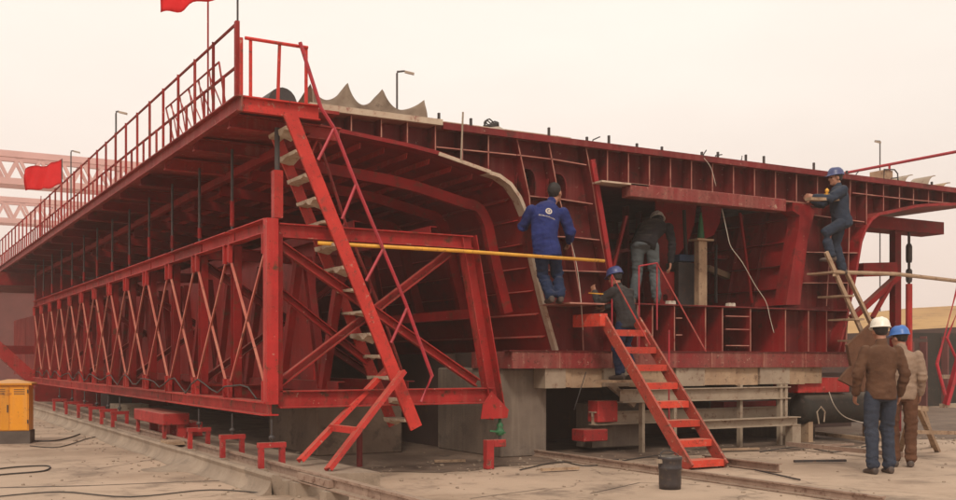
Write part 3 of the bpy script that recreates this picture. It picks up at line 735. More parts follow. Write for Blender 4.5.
# right walkway railing
t = thing('walkway_railing', 'thin red railing along the far right edge of the deck', 'railing', (17.5, 12.2, 4.4))
mb = MB(); mb.tube([(17.55, 9.5, 5.22), (17.55, 44, 5.22)], .03, 6); mb.build('top_rail', M['rail'], t)
for k in range(12):
    y = 11.0 + 2.6*k
    if k: y += .4
    mb = MB(); mb.angle((17.55, y, 4.37), (17.55, y, 5.2), .05, .01, up=(0,1,0)); mb.build('rail_post', M['rail'], t)

# ------------------------------------------------------------------ things on the deck
mb = MB(); n = 60
x0 = at(303, 100, y=12.3).x; x1 = at(424, 100, y=12.3).x
peaks = [at(p, 100, y=12.3).x for p in (306, 343, 378, 419)]
def tz(x, yy):
    for a, b, h0, h1 in zip(peaks, peaks[1:], (.18, .27, .25), (.27, .25, .17)):
        if a <= x <= b:
            f = (x-a)/(b-a); return ZD + .14 + (h0*(1-f)+h1*f) * ((abs(2*f**.8-1))**1.8) * (1 - .12*yy) + .01*noise.noise(V((x*5, yy*4, 0)))
    return ZD + .05
g0 = []
for j in range(9):
    yy = j/8.0; row = []
    for i in range(n+1):
        x = peaks[0] + (peaks[-1]-peaks[0])*i/n; row.append(mb.bm.verts.new((x + .25*yy, 12.15+1.3*yy, tz(x, yy)+.02)))
    g0.append(row)
for j in range(8):
    for i in range(n): mb.bm.faces.new((g0[j][i], g0[j][i+1], g0[j+1][i+1], g0[j+1][i]))
sk = [[mb.bm.verts.new((v.co.x, 12.14 - .02*q - .015*math.sin(v.co.x*19+q), ZD+.075 + (v.co.z-ZD-.075)*(1-q/4))) for v in g0[0]] for q in (1,2,3,4)]
for a_, b_ in zip([g0[0]]+sk, sk):
    for i in range(n): mb.bm.faces.new((a_[i], a_[i+1], b_[i+1], b_[i]))
bmesh.ops.solidify(mb.bm, geom=mb.bm.faces[:], thickness=.012)
single(mb, 'tarpaulin', M['tarp'], 'beige sheet hanging in scallops over the left end of the deck', 'tarpaulin', smooth=True)
mb = MB(); a = at(284,108,y=11.6); mb.plate([(a.x+.02+.3*math.cos(math.pi*k/10)*.6+.1, ZD+.0+.2*math.sin(math.pi*k/10)) for k in range(11)], 11.98, 12.5)
single(mb, 'cloth_heap', M['dark'], 'dark rounded heap behind the ladder top on the deck', 'heap')
mb = MB(); mb.box((F(441,120)[0], 12.1, ZD+.003), (F(575,120)[0], 12.4, ZD+.075)); single(mb, 'deck_timber', M['edge_pale'], 'long low pale plank lying along the deck edge', 'plank')
mb = MB(); mb.box((F(590,120)[0], 12.2, ZD+.003), (F(720,120)[0], 12.4, ZD+.05)); single(mb, 'deck_timber', M['girder'], 'thin dark red plank lying along the middle of the deck edge', 'plank')
mb = MB(); a = at(495,130,y=12.2)
for k in range(8):
    an = k*.8; mb.tube([(a.x+.12*math.cos(s*.5+an)*(1-.05*k), 12.3+.1*math.sin(s*.5+an), ZD+.09+.012*k+.05*math.sin(s+an)) for s in range(14)], .010, 5)
single(mb, 'wire_coil', M['dark'], 'small tangled coil of dark wire on the deck edge', 'wire coil', smooth=True)
mb = MB()
vv = [(481,133),(486,129),(497,128),(503,131),(500,135),(485,135)]
mb.plate([F(a, b-1, 12.1) for a, b in vv], 12.05, 12.15); single(mb, 'cement_bag', M['white'], 'small white bag on the deck beside the wire coil', 'bag')
mb = MB(); mb.tube([at(463,112,y=11.85), at(461,160,y=11.85)], .012, 6); single(mb, 'steel_rod', M['cream'], 'thin pale upright rod leaning on the left wing end', 'rod')
# objects on right deck: crate & curved plates
t = thing('deck_winch', 'small brown box-shaped winch with hoop handles on the right deck', 'winch', (F(888,170)[0], 12.3, ZD))
a = F(884,178,12.2); b = F(892,165,12.2); mb = MB(); mb.box((a[0], 12.2, ZD+.003), (b[0]+.02, 12.5, ZD+.24)); mb.build('box', M['wood'], t)
mb = MB(); mb.tube([(a[0]-.03,12.18,ZD+.01),(a[0]-.02,12.18,ZD+.24),(b[0]+.04,12.18,ZD+.26),(b[0]+.12,12.18,ZD+.2),(b[0]+.14,12.18,ZD+.01)], .012, 6); mb.build('hoop', M['dark'], t)
for i, (p0, hh) in enumerate(((910, .18), (933, .22), (948, .13))):
    x = F(p0, 180)[0]
    mb = MB(); mb.strip([(x + .22*(1-math.cos(s*.25)) , ZD+.003+hh*math.sin(min(1.57, s*.26))) for s in range(7)], 12.1, 12.5, .015)
    single(mb, 'bent_sheet', M['cream'] if i < 2 else M['wood'], ['curled pale metal sheet on the right deck beside the small winch', 'narrow curled metal sheet between two others on the right deck', 'brown curled sheet at the right end of the visible deck'][i], 'metal sheet', 'curled sheets on the right deck')

# ------------------------------------------------------------------ yellow pole
mb = MB(); mb.tube([at(318,243,y=10.87), at(460,251,y=10.86), at(604,261,y=11.2)], .022, 10)
single(mb, 'yellow_pole', M['yellow'], 'long horizontal yellow pole crossing in front of the girder', 'pole', smooth=True)

# ------------------------------------------------------------------ stairs (ladder 2)
sl0, sl1 = V((8.55, 9.72, .03)), V((8.50, 11.35, 1.86))
st = thing('steel_stairs', 'bright orange-red steel stairs leading up to the girder opening', 'stairs', (8.85, 9.7, 0))
W = .56
for k in (0, 1):
    o_ = V((W*k, 0, 0)); mb = MB()
    d = (sl1-sl0).normalized()
    mb.bar(sl0+o_-d*.02, sl1+o_, .035, .155, up=(0,0,1)); mb.build('stringer', M['stair_side'], st)
mb = MB(); mb.box((sl1.x-.10, 11.30, 1.78), (sl1.x+.02, 11.93, 1.95)); mb.build('landing_beam', M['stair'], st)
for k in range(8):
    f = (k+.35)/7.9; c = sl0.lerp(sl1, f)
    mb = MB(); mb.box((c.x+.02, c.y-.09, c.z-.012), (c.x+W-.02, c.y+.13, c.z)); mb.box((c.x+.02, c.y-.10, c.z-.085), (c.x+W-.02, c.y-.0901, c.z-.001)); mb.build('tread', M['stair'], st)
mb = MB(); mb.tube([at(657,263,y=11.8), at(706,352,y=11.0)], .012, 6); mb.build('handrail', M['walk'], st)
mb = MB(); mb.tube([at(612,275,y=11.6), at(650,345,y=10.9)], .011, 6); mb.build('handrail', M['walk'], st)
mb = MB(); mb.tube([at(639,266,y=11.7), at(657,263,y=11.8)], .012, 6); mb.build('handrail', M['rail'], st)
for px, a, b, yy in ((639,266,350,11.7),(657,263,330,11.8),(669,330,445,11.1),(612,275,330,11.6)):
    mb = MB(); mb.tube([at(px,a,y=yy), at(px,b,y=yy)], .012, 6); mb.build('handrail_post', M['rail'], st)

# ------------------------------------------------------------------ under the girder
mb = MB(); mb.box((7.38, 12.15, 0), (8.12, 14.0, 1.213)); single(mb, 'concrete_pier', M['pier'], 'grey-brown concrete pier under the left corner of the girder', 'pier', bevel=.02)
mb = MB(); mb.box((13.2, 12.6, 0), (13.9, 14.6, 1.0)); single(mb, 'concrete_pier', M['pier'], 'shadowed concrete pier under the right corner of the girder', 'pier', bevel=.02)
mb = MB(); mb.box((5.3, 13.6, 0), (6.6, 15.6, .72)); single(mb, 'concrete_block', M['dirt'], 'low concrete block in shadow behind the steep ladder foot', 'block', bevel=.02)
mb = MB(); mb.box((8.13, 14.5, 0), (17.0, 14.7, 1.08)); single(mb, 'shade_backing', M['bankface'], 'added low dark panel for the shade behind the trestle under the girder', 'wall')  # added dark panel, stands in for the shade behind the trestle
mb = MB(); mb.box((7.5, 14.02, 0), (7.7, 44, 1.42)); mb.box((7.72, 12.92, 1.216), (7.9, 14.6, 1.44)); single(mb, 'gap_wall', M['bankface'], 'added long dark wall closing bright gaps below the left web', 'wall')  # added to close bright gaps under the web, coloured dark
t = thing('timber_packing', 'row of pale timber packing boards under the red bottom beam', 'timber', (11, 11.95, .95))
xs = [F(p, 375, 11.86)[0] for p in (545, 566, 572, 604, 630, 664, 676, 705, 737, 760, 790, 806, 824)]
for i, (a, b) in enumerate(zip(xs, xs[1:])):
    mb = MB(); mb.box((a+.006, 11.86+.02*(i % 3), .945+.01*(i % 2)), (b-.006, 12.5, 1.213)); mb.build('board', M['wood'] if i % 3 else M['cream'], t)
t = thing('steel_trestle', 'cream steel beam trestle stacked under the middle of the girder', 'trestle', (11, 12, 0))
def bx(px0, px1, py0, py1, y0, y1):
    a = at(px0, py0, y=y0); b = at(px1, py1, y=y0); return (a.x, y0, min(a.z, b.z)), (b.x, y1, max(a.z, b.z))
A = at(700, 391, y=11.8).z
mb = MB(); mb.ibeam((F(622,390,11.8)[0], 11.85, .82), (F(790,390,11.8)[0], 11.85, .82), .14, .19); mb.build('beam', M['cream'], t)
mb = MB(); mb.ibeam((F(600,420,11.9)[0], 12.1, .50), (F(786,420,11.9)[0], 12.1, .50), .14, .19); mb.build('beam', M['cream'], t)
mb = MB(); mb.ibeam((F(700,425,11.4)[0], 11.5, .40), (F(802,425,11.4)[0], 11.5, .40), .16, .13); mb.build('beam', M['cream'], t)
for px, y0, zt in ((778, 11.85, .95), (783, 11.85, .95), (640, 11.9, .95), (672, 11.9, .95), (738, 11.9, .95)):
    x = F(px, 400, y0)[0]; mb = MB(); mb.box((x, y0-.05, .0), (x+.05, y0+.03, zt)); mb.build('post', M['cream'], t)
x = F(797, 430, 11.45)[0]
mb = MB(); mb.box((x-.12, 11.43, 0), (x+.06, 11.57, .334)); mb.build('leg', M['cream'], t)
mb = MB(); mb.bar(at(608,383,y=11.95), at(634,405,y=11.95), .08, .07, up=(0,1,0)); mb.build('knee_brace', M['cream'], t)
mb = MB(); mb.box(*bx(592,640,404,446,12.3,12.7)); single(mb, 'concrete_block', M['pier'], 'pale concrete block under the girder left of the stairs', 'block', bevel=.01)
mb = MB(); mb.box(*bx(598,618,401,422,12.0,12.25)); single(mb, 'red_steel_box', M['bracket'], 'upper small red steel box hanging below the girder left of the stairs', 'steel box', bevel=.01)
mb = MB(); mb.box(*bx(584,608,430,441,12.0,12.3)); single(mb, 'red_steel_box', M['bracket'], 'low red steel box on the dirt left of the stairs', 'steel box', bevel=.01)
mb = MB(); a = at(724,402,y=12.3); b = at(776,420,y=12.3); mb.box((a.x, 12.3, b.z), (b.x, 12.6, a.z)); single(mb, 'red_steel_box', M['girder_hot'], 'dark red steel box between the cream trestle beams', 'steel box')
mb = MB(); a = at(796,378,y=12.0); b = at(847,392,y=12.0); mb.box((a.x, 11.95, b.z), (b.x, 12.5, a.z)); single(mb, 'red_beam', M['truss'], 'short red beam on top of the dark tank', 'beam', bevel=.01)
# dark tank
t = thing('storage_tank', 'dark green horizontal tank below the right end of the girder', 'tank', (at(835,424,y=12.0).x, 12.0, at(835,424,y=12).z))
a = at(797,408,y=12.1); b = at(880,408,y=12.1); r = .25; mb = MB(); k = 12
rings = []
for dx, rr in ((0,.10),(.03,.2),(.08,.25),(.15,r),(b.x-a.x-.15,r),(b.x-a.x-.05,.24),(b.x-a.x,.1)):
    rings.append([mb.bm.verts.new((a.x+dx, 12.1+rr*math.cos(2*math.pi*i/20), a.z-.02+rr*math.sin(2*math.pi*i/20))) for i in range(20)])
for r0, r1 in zip(rings, rings[1:]):
    for i in range(20): mb.bm.faces.new((r0[i], r0[(i+1)%20], r1[(i+1)%20], r1[i]))
mb.bm.faces.new(rings[0]); mb.bm.faces.new(rings[-1]); mb.build('shell', M['tank'], t, smooth=True)
mb = MB(); mb.box((a.x+.1, 11.95, 0), (a.x+.2, 12.3, a.z-.22)); mb.build('saddle', M['wood'], t); mb = MB(); mb.box((b.x-.2, 11.95, 0), (b.x-.1, 12.3, a.z-.25)); mb.build('saddle', M['wood'], t)
mb = MB(); mb.tube([at(819,424,y=11.8), at(817,412,y=11.8), at(821,407,y=11.8), at(825,412,y=11.8), at(824,422,y=11.8)], .012, 6); mb.build('handle', M['cream'], t)
# pipes/boards on the ground at right
for i, (p0, p1, m, lab) in enumerate((((788,444),(905,455),'steel','long flat steel bar on the ground in front of the tank'), ((800,431),(872,440),'wood','timber plank lying in shadow under the dark tank'))):
    a = at(*p0, z=.08); b = at(*p1, z=.08); mb = MB(); mb.bar(a, b, .08, .06); single(mb, 'ground_bar', M[m], lab, 'bar')
a = at(705, 459, z=.06); b = at(779, 468, z=.06)
mb = MB(); mb.ibeam(a, b, .10, .10); single(mb, 'channel_offcut', M['steel'], 'short brass-brown steel beam end on the ground right of the stairs', 'steel beam')
mb = MB(); mb.tube([at(755,470,z=.02), at(800,480,z=.02)], .01); single(mb, 'steel_bar', M['dark'], 'thin dark bar on the ground right of the bucket', 'bar')

# green clamp & red foot under the inclined post
t = thing('foot_jack', 'green screw jack on a red foot under the inclined truss post', 'jack', (6.66, 11.0, 0))
mb = MB(); mb.lathe([(.018,0),(.05,.02),(.055,.07),(.03,.10),(.045,.13),(.02,.17),(.015,.22)], (6.66, 11.0, .40), 12); mb.build('jack_body', M['green'], t, smooth=True)
mb = MB(); mb.bar((6.72,10.97,.44),(6.50,10.97,.47),.02,.02); mb.build('lever', M['green'], t)
mb = MB(); mb.box((6.45,10.95,.006),(6.55,11.05,.36)); mb.box((6.551,10.95,.27),(6.72,11.05,.36)); mb.build('foot', M['bracket'], t, bevel=.006)
mb = MB(); mb.tube([(6.66,11.0,.36),(6.66,11.0,.40)], .02); mb.build('pin', M['dark'], t)
t = thing('foot_jack', 'short red foot standing behind the steep ladder foot', 'jack', (5.6, 11.2, 0))
mb = MB(); mb.box((5.22,12.0,0.0),(5.28,12.06,.5)); mb.build('foot', M['girder'], t, bevel=.006)

# bucket
c = at(670, 489, z=0)
t = thing('bucket', 'black plastic bucket with rim clips beside the stairs', 'bucket', c)
mb = MB(); R0 = .118
mb.lathe([(R0*.93,0),(R0*.95,.04),(R0*.965,.045),(R0*.965,.06),(R0*.98,.2),(R0*1.02,.205),(R0*1.02,.225),(R0*1.0,.23),(R0*1.03,.30),(R0*1.06,.305),(R0*1.06,.335),(R0*.98,.34),(R0*.94,.30),(R0*.9,.03)], c, 28); mb.build('body', M['bucket'], t, smooth=True)
mb = MB(); mb.tube([c+V((R0*math.cos(s*math.pi/8), .0+R0*.5*math.sin(s*math.pi/8), .33+.06*math.sin(s*math.pi/8))) for s in range(9)], .006, 6); mb.build('handle', M['dark'], t)
mb = MB(); mb.box(tuple(c+V((-.16,-.02,.27))), tuple(c+V((-.118,.02,.31)))); mb.build('clip', M['cream'], t)

# yellow cabinet
c = at(12, 444, z=0)
t = thing('electrical_cabinet', 'orange-yellow electrical cabinet with hipped lid on dark base', 'cabinet', (c.x, c.y, 0))
th = math.radians(-30)
def rb(name, x0, x1, y0, y1, z0, z1, m, par=t, bev=0.0):
    mb = MB(); mb.box((x0,y0,z0),(x1,y1,z1)); bmesh.ops.rotate(mb.bm, verts=mb.bm.verts, cent=(0,0,0), matrix=Matrix.Rotation(th+.25,3,'Z'))
    bmesh.ops.translate(mb.bm, verts=mb.bm.verts, vec=(c.x, c.y, 0)); return mb.build(name, M[m], par, bevel=bev)
rb('base', -.34,.27,-.02,.45, 0,.20,'cabbase')
body = rb('body', -.32,.25,0,.43, .201,.93,'cabinet', bev=.006)
rb('door', -.30,-.04,-.012,-.0005, .22,.91,'cabinet'); rb('door', -.03,.23,-.012,-.0005, .22,.91,'cabinet')
for q_ in range(4):
    rb('vent', -.26,-.10,-.0135,-.0125, .78+.025*q_,.79+.025*q_,'dark'); rb('vent', .03,.19,-.0135,-.0125, .78+.025*q_,.79+.025*q_,'dark')
for z_ in (.32,.8):
    rb('hinge', -.315,-.295,-.022,-.0125, z_,z_+.06,'dark'); rb('hinge', .225,.245,-.022,-.0125, z_,z_+.06,'dark')
rb('handle', -.07,-.055,-.03,-.0125,.5,.62,'dark')
mb = MB()
vs = [mb.bm.verts.new(v) for v in ((-.37,-.05,.931),(.30,-.05,.931),(.30,.48,.931),(-.37,.48,.931),(-.37,-.05,.96),(.30,-.05,.96),(.30,.48,.96),(-.37,.48,.96),(-.1,.2,1.02),(.05,.2,1.02))]
for f in ((0,1,2,3),(0,1,5,4),(1,2,6,5),(2,3,7,6),(3,0,4,7),(4,5,9,8),(5,6,9),(6,7,8,9),(7,4,8)): mb.bm.faces.new([vs[i] for i in f])
bmesh.ops.rotate(mb.bm, verts=mb.bm.verts, cent=(0,0,0), matrix=Matrix.Rotation(th+.25,3,'Z')); bmesh.ops.translate(mb.bm, verts=mb.bm.verts, vec=(c.x,c.y,0)); mb.build('lid', M['cabinet'], t)
# cables on the ground
def cable(pts, r, m, label, z=.012, name='cable', smooth=True):
    P = [at(a, b, z=z) for a, b in pts]
    Q = []
    for i in range(len(P)-1):
        p0 = P[max(i-1,0)]; p1 = P[i]; p2 = P[i+1]; p3 = P[min(i+2,len(P)-1)]
        for k in range(5):
            s = k/5; Q.append(.5*((2*p1)+(p2-p0)*s+(2*p0-5*p1+4*p2-p3)*s*s+(3*p1-p0-3*p2+p3)*s**3))
    Q.append(P[-1]); mb = MB(); mb.tube(Q, r, 6); single(mb, name, M[m], label, 'cable', smooth=smooth)
cable([(26,438),(34,441),(60,440),(85,432),(100,422)], .012, 'blackcable', 'black cable running from the yellow cabinet towards the truss')
cable([(-10,470),(18,467),(48,466),(44,471),(10,474),(-12,476)], .010, 'blackcable', 'loop of black cable on the ground at the lower left corner')
cable([(30,446),(60,447),(95,437),(130,436)], .008, 'blackcable', 'thin cable on bare concrete right of the yellow cabinet')
# loose site clutter
random.seed(44)
for (px, py, L_, m_, lab) in ((560,470,.5,'wood','short timber offcut lying on the ground in front of the concrete pier'), (610,462,.35,'dark','short dark steel offcut on the ground left of the stairs'), (740,450,.6,'wood','timber scrap in the shadow right of the stairs'), (820,462,.7,'dark','dark bar on the ground left of the two standing men'), (450,462,.4,'wood','grey timber scrap on the ground below the truss corner'), (352,476,.3,'dark','small dark offcut near the foot of the sloping prop'), (830,446,.9,'steel','long rusty plank in front of the dark tank'), (845,436,.8,'cream','pale board lying under the dark tank')):
    c = at(px, py, z=.02); an = random.uniform(-.5, .5); d = V((math.cos(an), math.sin(an), 0))*L_/2
    mb = MB(); mb.bar(c-d+V((0,0,.012)), c+d+V((0,0,.012)), .05+.03*random.random(), .03); single(mb, 'offcut', M[m_], lab, 'offcut', 'loose offcuts on the ground')
cable([(520,470),(560,462),(590,466),(640,458),(690,452)], .008, 'blackcable', 'black cable on the ground passing left of the stairs')
cable([(760,452),(800,447),(835,452),(870,446),(900,450)], .009, 'blackcable', 'black cable curling across the ground towards the standing men')
cable([(-5,497),(60,492),(130,497),(210,490),(270,494)], .007, 'blackcable', 'thin dark cable along the bottom left of the yard')
def acable(pts, r, m, label, y, name='cable'):
    P = [at(a, b, y=y) for a, b in pts]; mb = MB(); Q = []
    for i in range(len(P)-1):
        p0 = P[max(i-1,0)]; p1 = P[i]; p2 = P[i+1]; p3 = P[min(i+2,len(P)-1)]
        for k in range(4):
            s = k/4; Q.append(.5*((2*p1)+(p2-p0)*s+(2*p0-5*p1+4*p2-p3)*s*s+(3*p1-p0-3*p2+p3)*s**3))
    Q.append(P[-1]); mb.tube(Q, r, 6); return single(mb, name, M[m], label, 'cable', smooth=True)
acable([(722,209),(727,232),(731,247),(742,262),(755,285),(766,302),(770,318),(774,333)], .006, 'white', 'white cable hanging down inside the girder opening', 11.9)
acable([(704,158),(711,168),(716,186)], .005, 'white', 'short pale wire over the header ribs', 11.88)
acable([(829,392),(834,405),(842,415),(852,420),(868,424)], .008, 'white', 'white wire hanging in front of the dark tank', 11.7)
acable([(586,372),(582,385),(574,410)], .006, 'dark', 'thin wire hanging beside the concrete pier', 11.8)
acable([(570,238),(576,262),(580,290),(583,330)], .006, 'white', 'thin white line hanging beside the blue jacket worker', 11.7)
# jack inside the opening
t = thing('jack_post', 'brown post with green screw jack inside the girder opening', 'jack', at(703,306,y=12.55))
mb = MB(); a = at(699,303,y=12.55); b = at(707,241,y=12.55); mb.box((a.x, 12.55, zf+.021), (b.x, 12.66, b.z)); mb.build('post', M['wood'], t)
mb = MB(); mb.box((a.x-.07, 12.5, b.z+.001), (b.x+.1, 12.72, b.z+.03)); mb.build('plate', M['wood'], t)
mb = MB(); mb.lathe([(.06,0),(.055,.05),(.04,.2),(.035,.24),(.03,.33),(.02,.36),(.018,.42)], ((a.x+b.x)/2, 12.6, b.z+.031), 14); mb.build('jack_body', M['green'], t, smooth=True)
mb = MB(); a = at(656,271,y=12.9); b = at(679,303,y=12.9)
mb.plate([[(a.x, zf+.021), (b.x, zf+.021), (b.x, a.z), (a.x, a.z)], ell((a.x*.6+b.x*.4), zf+.18, .05, .06)], 12.9, 13.2)
mb.box((b.x+.001, 12.93, zf+.021), (b.x+.2, 13.2, zf+.24)); single(mb, 'steel_housing', M['girder_hot'], 'red steel housing with round hole behind the bending worker', 'steel housing')
mb = MB(); mb.box(*bx(680,697,254,262,12.8,13.1)); t_ = single(mb, 'tool_box', M['bluebox'], 'blue box beside the green jack inside the opening', 'box', bevel=.01)
mb = MB(); a = at(679,262,y=12.8); b = at(699,300,y=12.8); mb.box((a.x-.01, 12.8, zf+.021), (b.x-.06, 13.1, a.z-.002)); single(mb, 'stand', M['dark'], 'dark stand under the blue box inside the opening', 'stand')
for i, px in enumerate((671, 731)):
    c = at(px, 303, y=12.03); mb = MB(); mb.plate([(c.x-.07,zf+.021),(c.x+.07,zf+.021),(c.x+.06,zf+.07),(c.x+.03,zf+.075),(c.x+.02,zf+.045),(c.x-.02,zf+.045),(c.x-.03,zf+.075),(c.x-.06,zf+.07)], 12.0, 12.08)
    single(mb, 'steel_clamp', M['white'], ['small silver clamp on the opening sill beside the bending worker', 'small silver clamp on the opening sill right of the brown post'][i], 'clamp', 'clamps on the opening sill')

# right wooden ladder for the climber
t = thing('wooden_ladder', 'brown wooden step ladder leaning on the right web under the climber', 'ladder', at(870,345,y=11.4))
for y0 in (11.35, 11.8):
    mb = MB(); mb.bar(at(826,252,y=y0), at(868,346,y=y0), .07, .04, up=(0,1,0)); mb.build('rail', M['wood'], t)
p0 = at(826,252,y=11.35); p1 = at(868,346,y=11.35)
for f in (.22, .47, .72, .95):
    c = p0.lerp(p1, f); mb = MB(); mb.box((c.x-.09, 11.30, c.z), (c.x+.13, 11.84, c.z+.03)); mb.build('tread', M['wood'], t)
mb = MB(); mb.bar(at(846,272,y=11.6), at(874,330,y=11.6), .05, .06, up=(0,1,0)); mb.build('back_leg', M['wood'], t)
mb = MB(); mb.bar(at(868,346,y=11.3), at(868,346,y=11.95), .05, .05); mb.bar(at(834,275,y=11.3), at(834,275,y=11.95), .04, .04); mb.build('wall_bracket', M['wood'], t)
mb = MB(); a = at(852,325,y=11.25); mb.plate([F(846,345,11.25), F(872,322,11.25), F(880,350,11.25), F(862,392,11.25), F(838,380,11.25), F(850,366,11.25)], 11.22, 11.27)
single(mb, 'brown_board', M['ochre'], 'brown sheet hanging behind the man in the white helmet', 'sheet')
# wooden sawhorse behind the two men
t = thing('sawhorse', 'pale wooden sawhorse behind the man in the blue helmet', 'sawhorse', at(925,455,z=0))
a = at(905,407,Z=13.9); b = at(926,409,Z=14.4)
mb = MB(); mb.bar(a, b, .07, .07); mb.build('top_bar', M['wood'], t)
for p, q_, Z in (((912,408),(900,452),13.4), ((918,408),(938,452),13.9), ((922,408),(934,447),14.6)):
    e = at(*q_, z=0.0); mb = MB(); mb.bar(at(*p, Z=Z), e, .05, .07, up=(0,1,0)); mb.build('leg', M['wood'], t)
mb = MB(); mb.bar(at(908,432,Z=13.8), at(956,433,Z=14.4), .05, .05); mb.build('rung', M['wood'], t)
# red ladder handrail at right frame edge
t = thing('right_stairs', 'crimson stair rail with treads at the right edge', 'stairs', at(950,405,Z=13.0))
mb = MB(); mb.tube([at(962,270,Z=13), at(937,364,Z=13), at(945,395,Z=13)], .022, 6); mb.build('handrail', M['rail'], t)
mb = MB(); mb.tube([at(966,290,Z=13.4), at(947,338,Z=13.4), at(962,372,Z=13.4)], .018, 6); mb.build('handrail', M['rail'], t)
mb = MB(); mb.bar(at(975,300,Z=13.3), at(946,405,Z=13.3), .12, .04); mb.build('stringer', M['rail'], t)
for z in (375, 404): mb = MB(); mb.box(tuple(at(944,z+4,Z=13.3)), tuple(at(965,z,Z=13.3)+V((.3,.2,.0)))); mb.build('tread', M['cream'], t)

# ------------------------------------------------------------------ flags
def flag(label, base, ztop, fz0, fz1, wid, fly, seed):
    t = thing('flag', label, 'flag', base, 'red flags above the walkway')
    mb = MB(); mb.tube([base, (base.x, base.y, ztop)], .011, 6); mb.build('pole', M['dark'], t)
    mb = MB(); n, m_ = 22, 10; G = []
    for i in range(n+1):
        f = i/n; r = []
        for j in range(m_+1):
            v = j/m_; sag = -.13*f*f + .035*math.sin(f*6+seed) + .015*math.sin(f*15+v*3)
            w_ = (.05*math.sin(f*8+seed+v*1.5) + .03*math.sin(f*19+v*4+seed))*min(1, f*1.6)
            r.append(mb.bm.verts.new(base + V((0,0,0)) + fly*(wid*f) + V((fly.y*w_, -fly.x*w_, 0)) + V((0,0, fz0-base.z+(fz1-fz0)*v*(1-.12*f) + sag))))
        G.append(r)
    for i in range(n):
        for j in range(m_): mb.bm.faces.new((G[i][j], G[i+1][j], G[i+1][j+1], G[i][j+1]))
    bmesh.ops.solidify(mb.bm, geom=mb.bm.faces[:], thickness=.004)
    mb.build('cloth', M['flag'], t, smooth=True)
left = V((-C30, S30, 0))
b = V((XR, 10.96, ZR)); b = V((XR+.02, 11.0, 4.15)); flag('large red flag flying above the near corner of the walkway', b, 6.2, 5.17, 5.72, .84, left, .5)
yy = 22.9; flag('smaller red flag farther along the walkway railing', V((XR+.02, yy, 4.12)), 5.45, 4.90, 5.42, .80, (left+V((0,.2,0))).normalized(), 2.3)
mb = MB(); p = at(208,80,x=XR+.02); mb.tube([(p.x, p.y, 4.12), (p.x, p.y, 6.1)], .011, 6); single(mb, 'flag_pole', M['walk'], 'bare thin pole on the walkway railing near the large flag', 'pole')
mb = MB(); p = at(41,230,x=XR+.02); mb.tube([(p.x, p.y, 4.12), (p.x, p.y, 5.1)], .010, 6); single(mb, 'flag_pole', M['walk'], 'bare thin pole on the railing left of the smaller flag', 'pole')

# ------------------------------------------------------------------ background
def lamp(label, px, top, Z, arm):
    p = at(px, top, Z=Z); t = thing('lamp_post', label, 'lamp post', (p.x, p.y, 0), 'tall lamp posts beyond the girder')
    mb = MB(); mb.tube([(p.x, p.y, 0), (p.x, p.y, p.z)], .04, 6); mb.build('pole', M['dark'], t)
    e = p + V((C30, -S30, 0))*arm
    mb = MB(); mb.tube([p, p+V((0,0,.05))*1, e+V((0,0,.08))], .035, 6); mb.build('arm', M['dark'], t)
    mb = MB(); mb.bar(e+V((0,0,.05)), e+V((C30,-S30,-.1))*.35, .12, .08); mb.build('lamp_head', M['cream'], t)
lamp('thin lamp post above the scalloped sheet', 397, 73, 40, .30)
lamp('thin lamp post beyond the right railing', 880, 142, 60, -.30)
lamp('lamp post beyond the walkway railing left of the steps', 116, 113, 45, .12)
lamp('short lamp post beyond the smaller flag', 71, 152, 60, .15)
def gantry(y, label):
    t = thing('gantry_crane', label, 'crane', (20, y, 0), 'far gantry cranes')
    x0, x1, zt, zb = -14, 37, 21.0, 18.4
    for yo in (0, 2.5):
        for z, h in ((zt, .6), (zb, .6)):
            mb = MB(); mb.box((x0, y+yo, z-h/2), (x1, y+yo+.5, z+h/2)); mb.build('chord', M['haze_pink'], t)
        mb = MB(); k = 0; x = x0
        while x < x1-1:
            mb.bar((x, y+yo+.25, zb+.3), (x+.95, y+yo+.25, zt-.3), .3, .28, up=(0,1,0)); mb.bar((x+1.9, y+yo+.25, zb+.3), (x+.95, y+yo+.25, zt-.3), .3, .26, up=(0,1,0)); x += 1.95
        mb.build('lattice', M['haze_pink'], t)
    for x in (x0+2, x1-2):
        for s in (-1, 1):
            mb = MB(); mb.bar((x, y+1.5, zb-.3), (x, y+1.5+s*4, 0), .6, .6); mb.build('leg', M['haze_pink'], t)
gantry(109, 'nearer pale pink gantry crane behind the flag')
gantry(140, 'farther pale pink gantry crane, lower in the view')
# maroon tower and shed at far left under the walkway
t = thing('support_tower', 'dark red support tower with sloping leg beyond the far truss end', 'tower', (2.5, 34, 0))
for x, y in ((1.0,33.5),(4.6,33.5),(1.0,36.5),(4.6,36.5)):
    mb = MB(); mb.box((x,y,0),(x+.3,y+.3,3.9)); mb.build('leg', M['truss_dark'], t)
mb = MB(); mb.bar((1.2,33.3,3.6),(4.4,33.3,.5),.35,.3,up=(0,1,0)); mb.build('sloping_leg', M['truss'], t)
mb = MB(); mb.box((.6,33.2,3.5),(5.4,37,3.88)); mb.build('head_beam', M['truss_dark'], t)
mb = MB(); mb.box((1.1,33.6,1.5),(4.9,33.8,1.75)); mb.build('tie', M['truss_dark'], t)
t = thing('site_shed', 'low dark red site shed far away under the walkway', 'shed', (-2, 60, 0))
mb = MB(); mb.box((-14, 60, 0), (12, 66, 5.4)); mb.build('wall', M['shed'], t)
mb = MB(); mb.plate([(-14.5,5.4),(12.5,5.4),(12.5,5.6),(-14.5,6.2)], 59.5, 66.5); mb.build('roof', M['shed'], t)
for k in range(9):
    mb = MB(); mb.box((-12+2.6*k, 59.93, 1.0), (-10.9+2.6*k, 59.99, 1.9)); mb.build('window', M['window'], t)
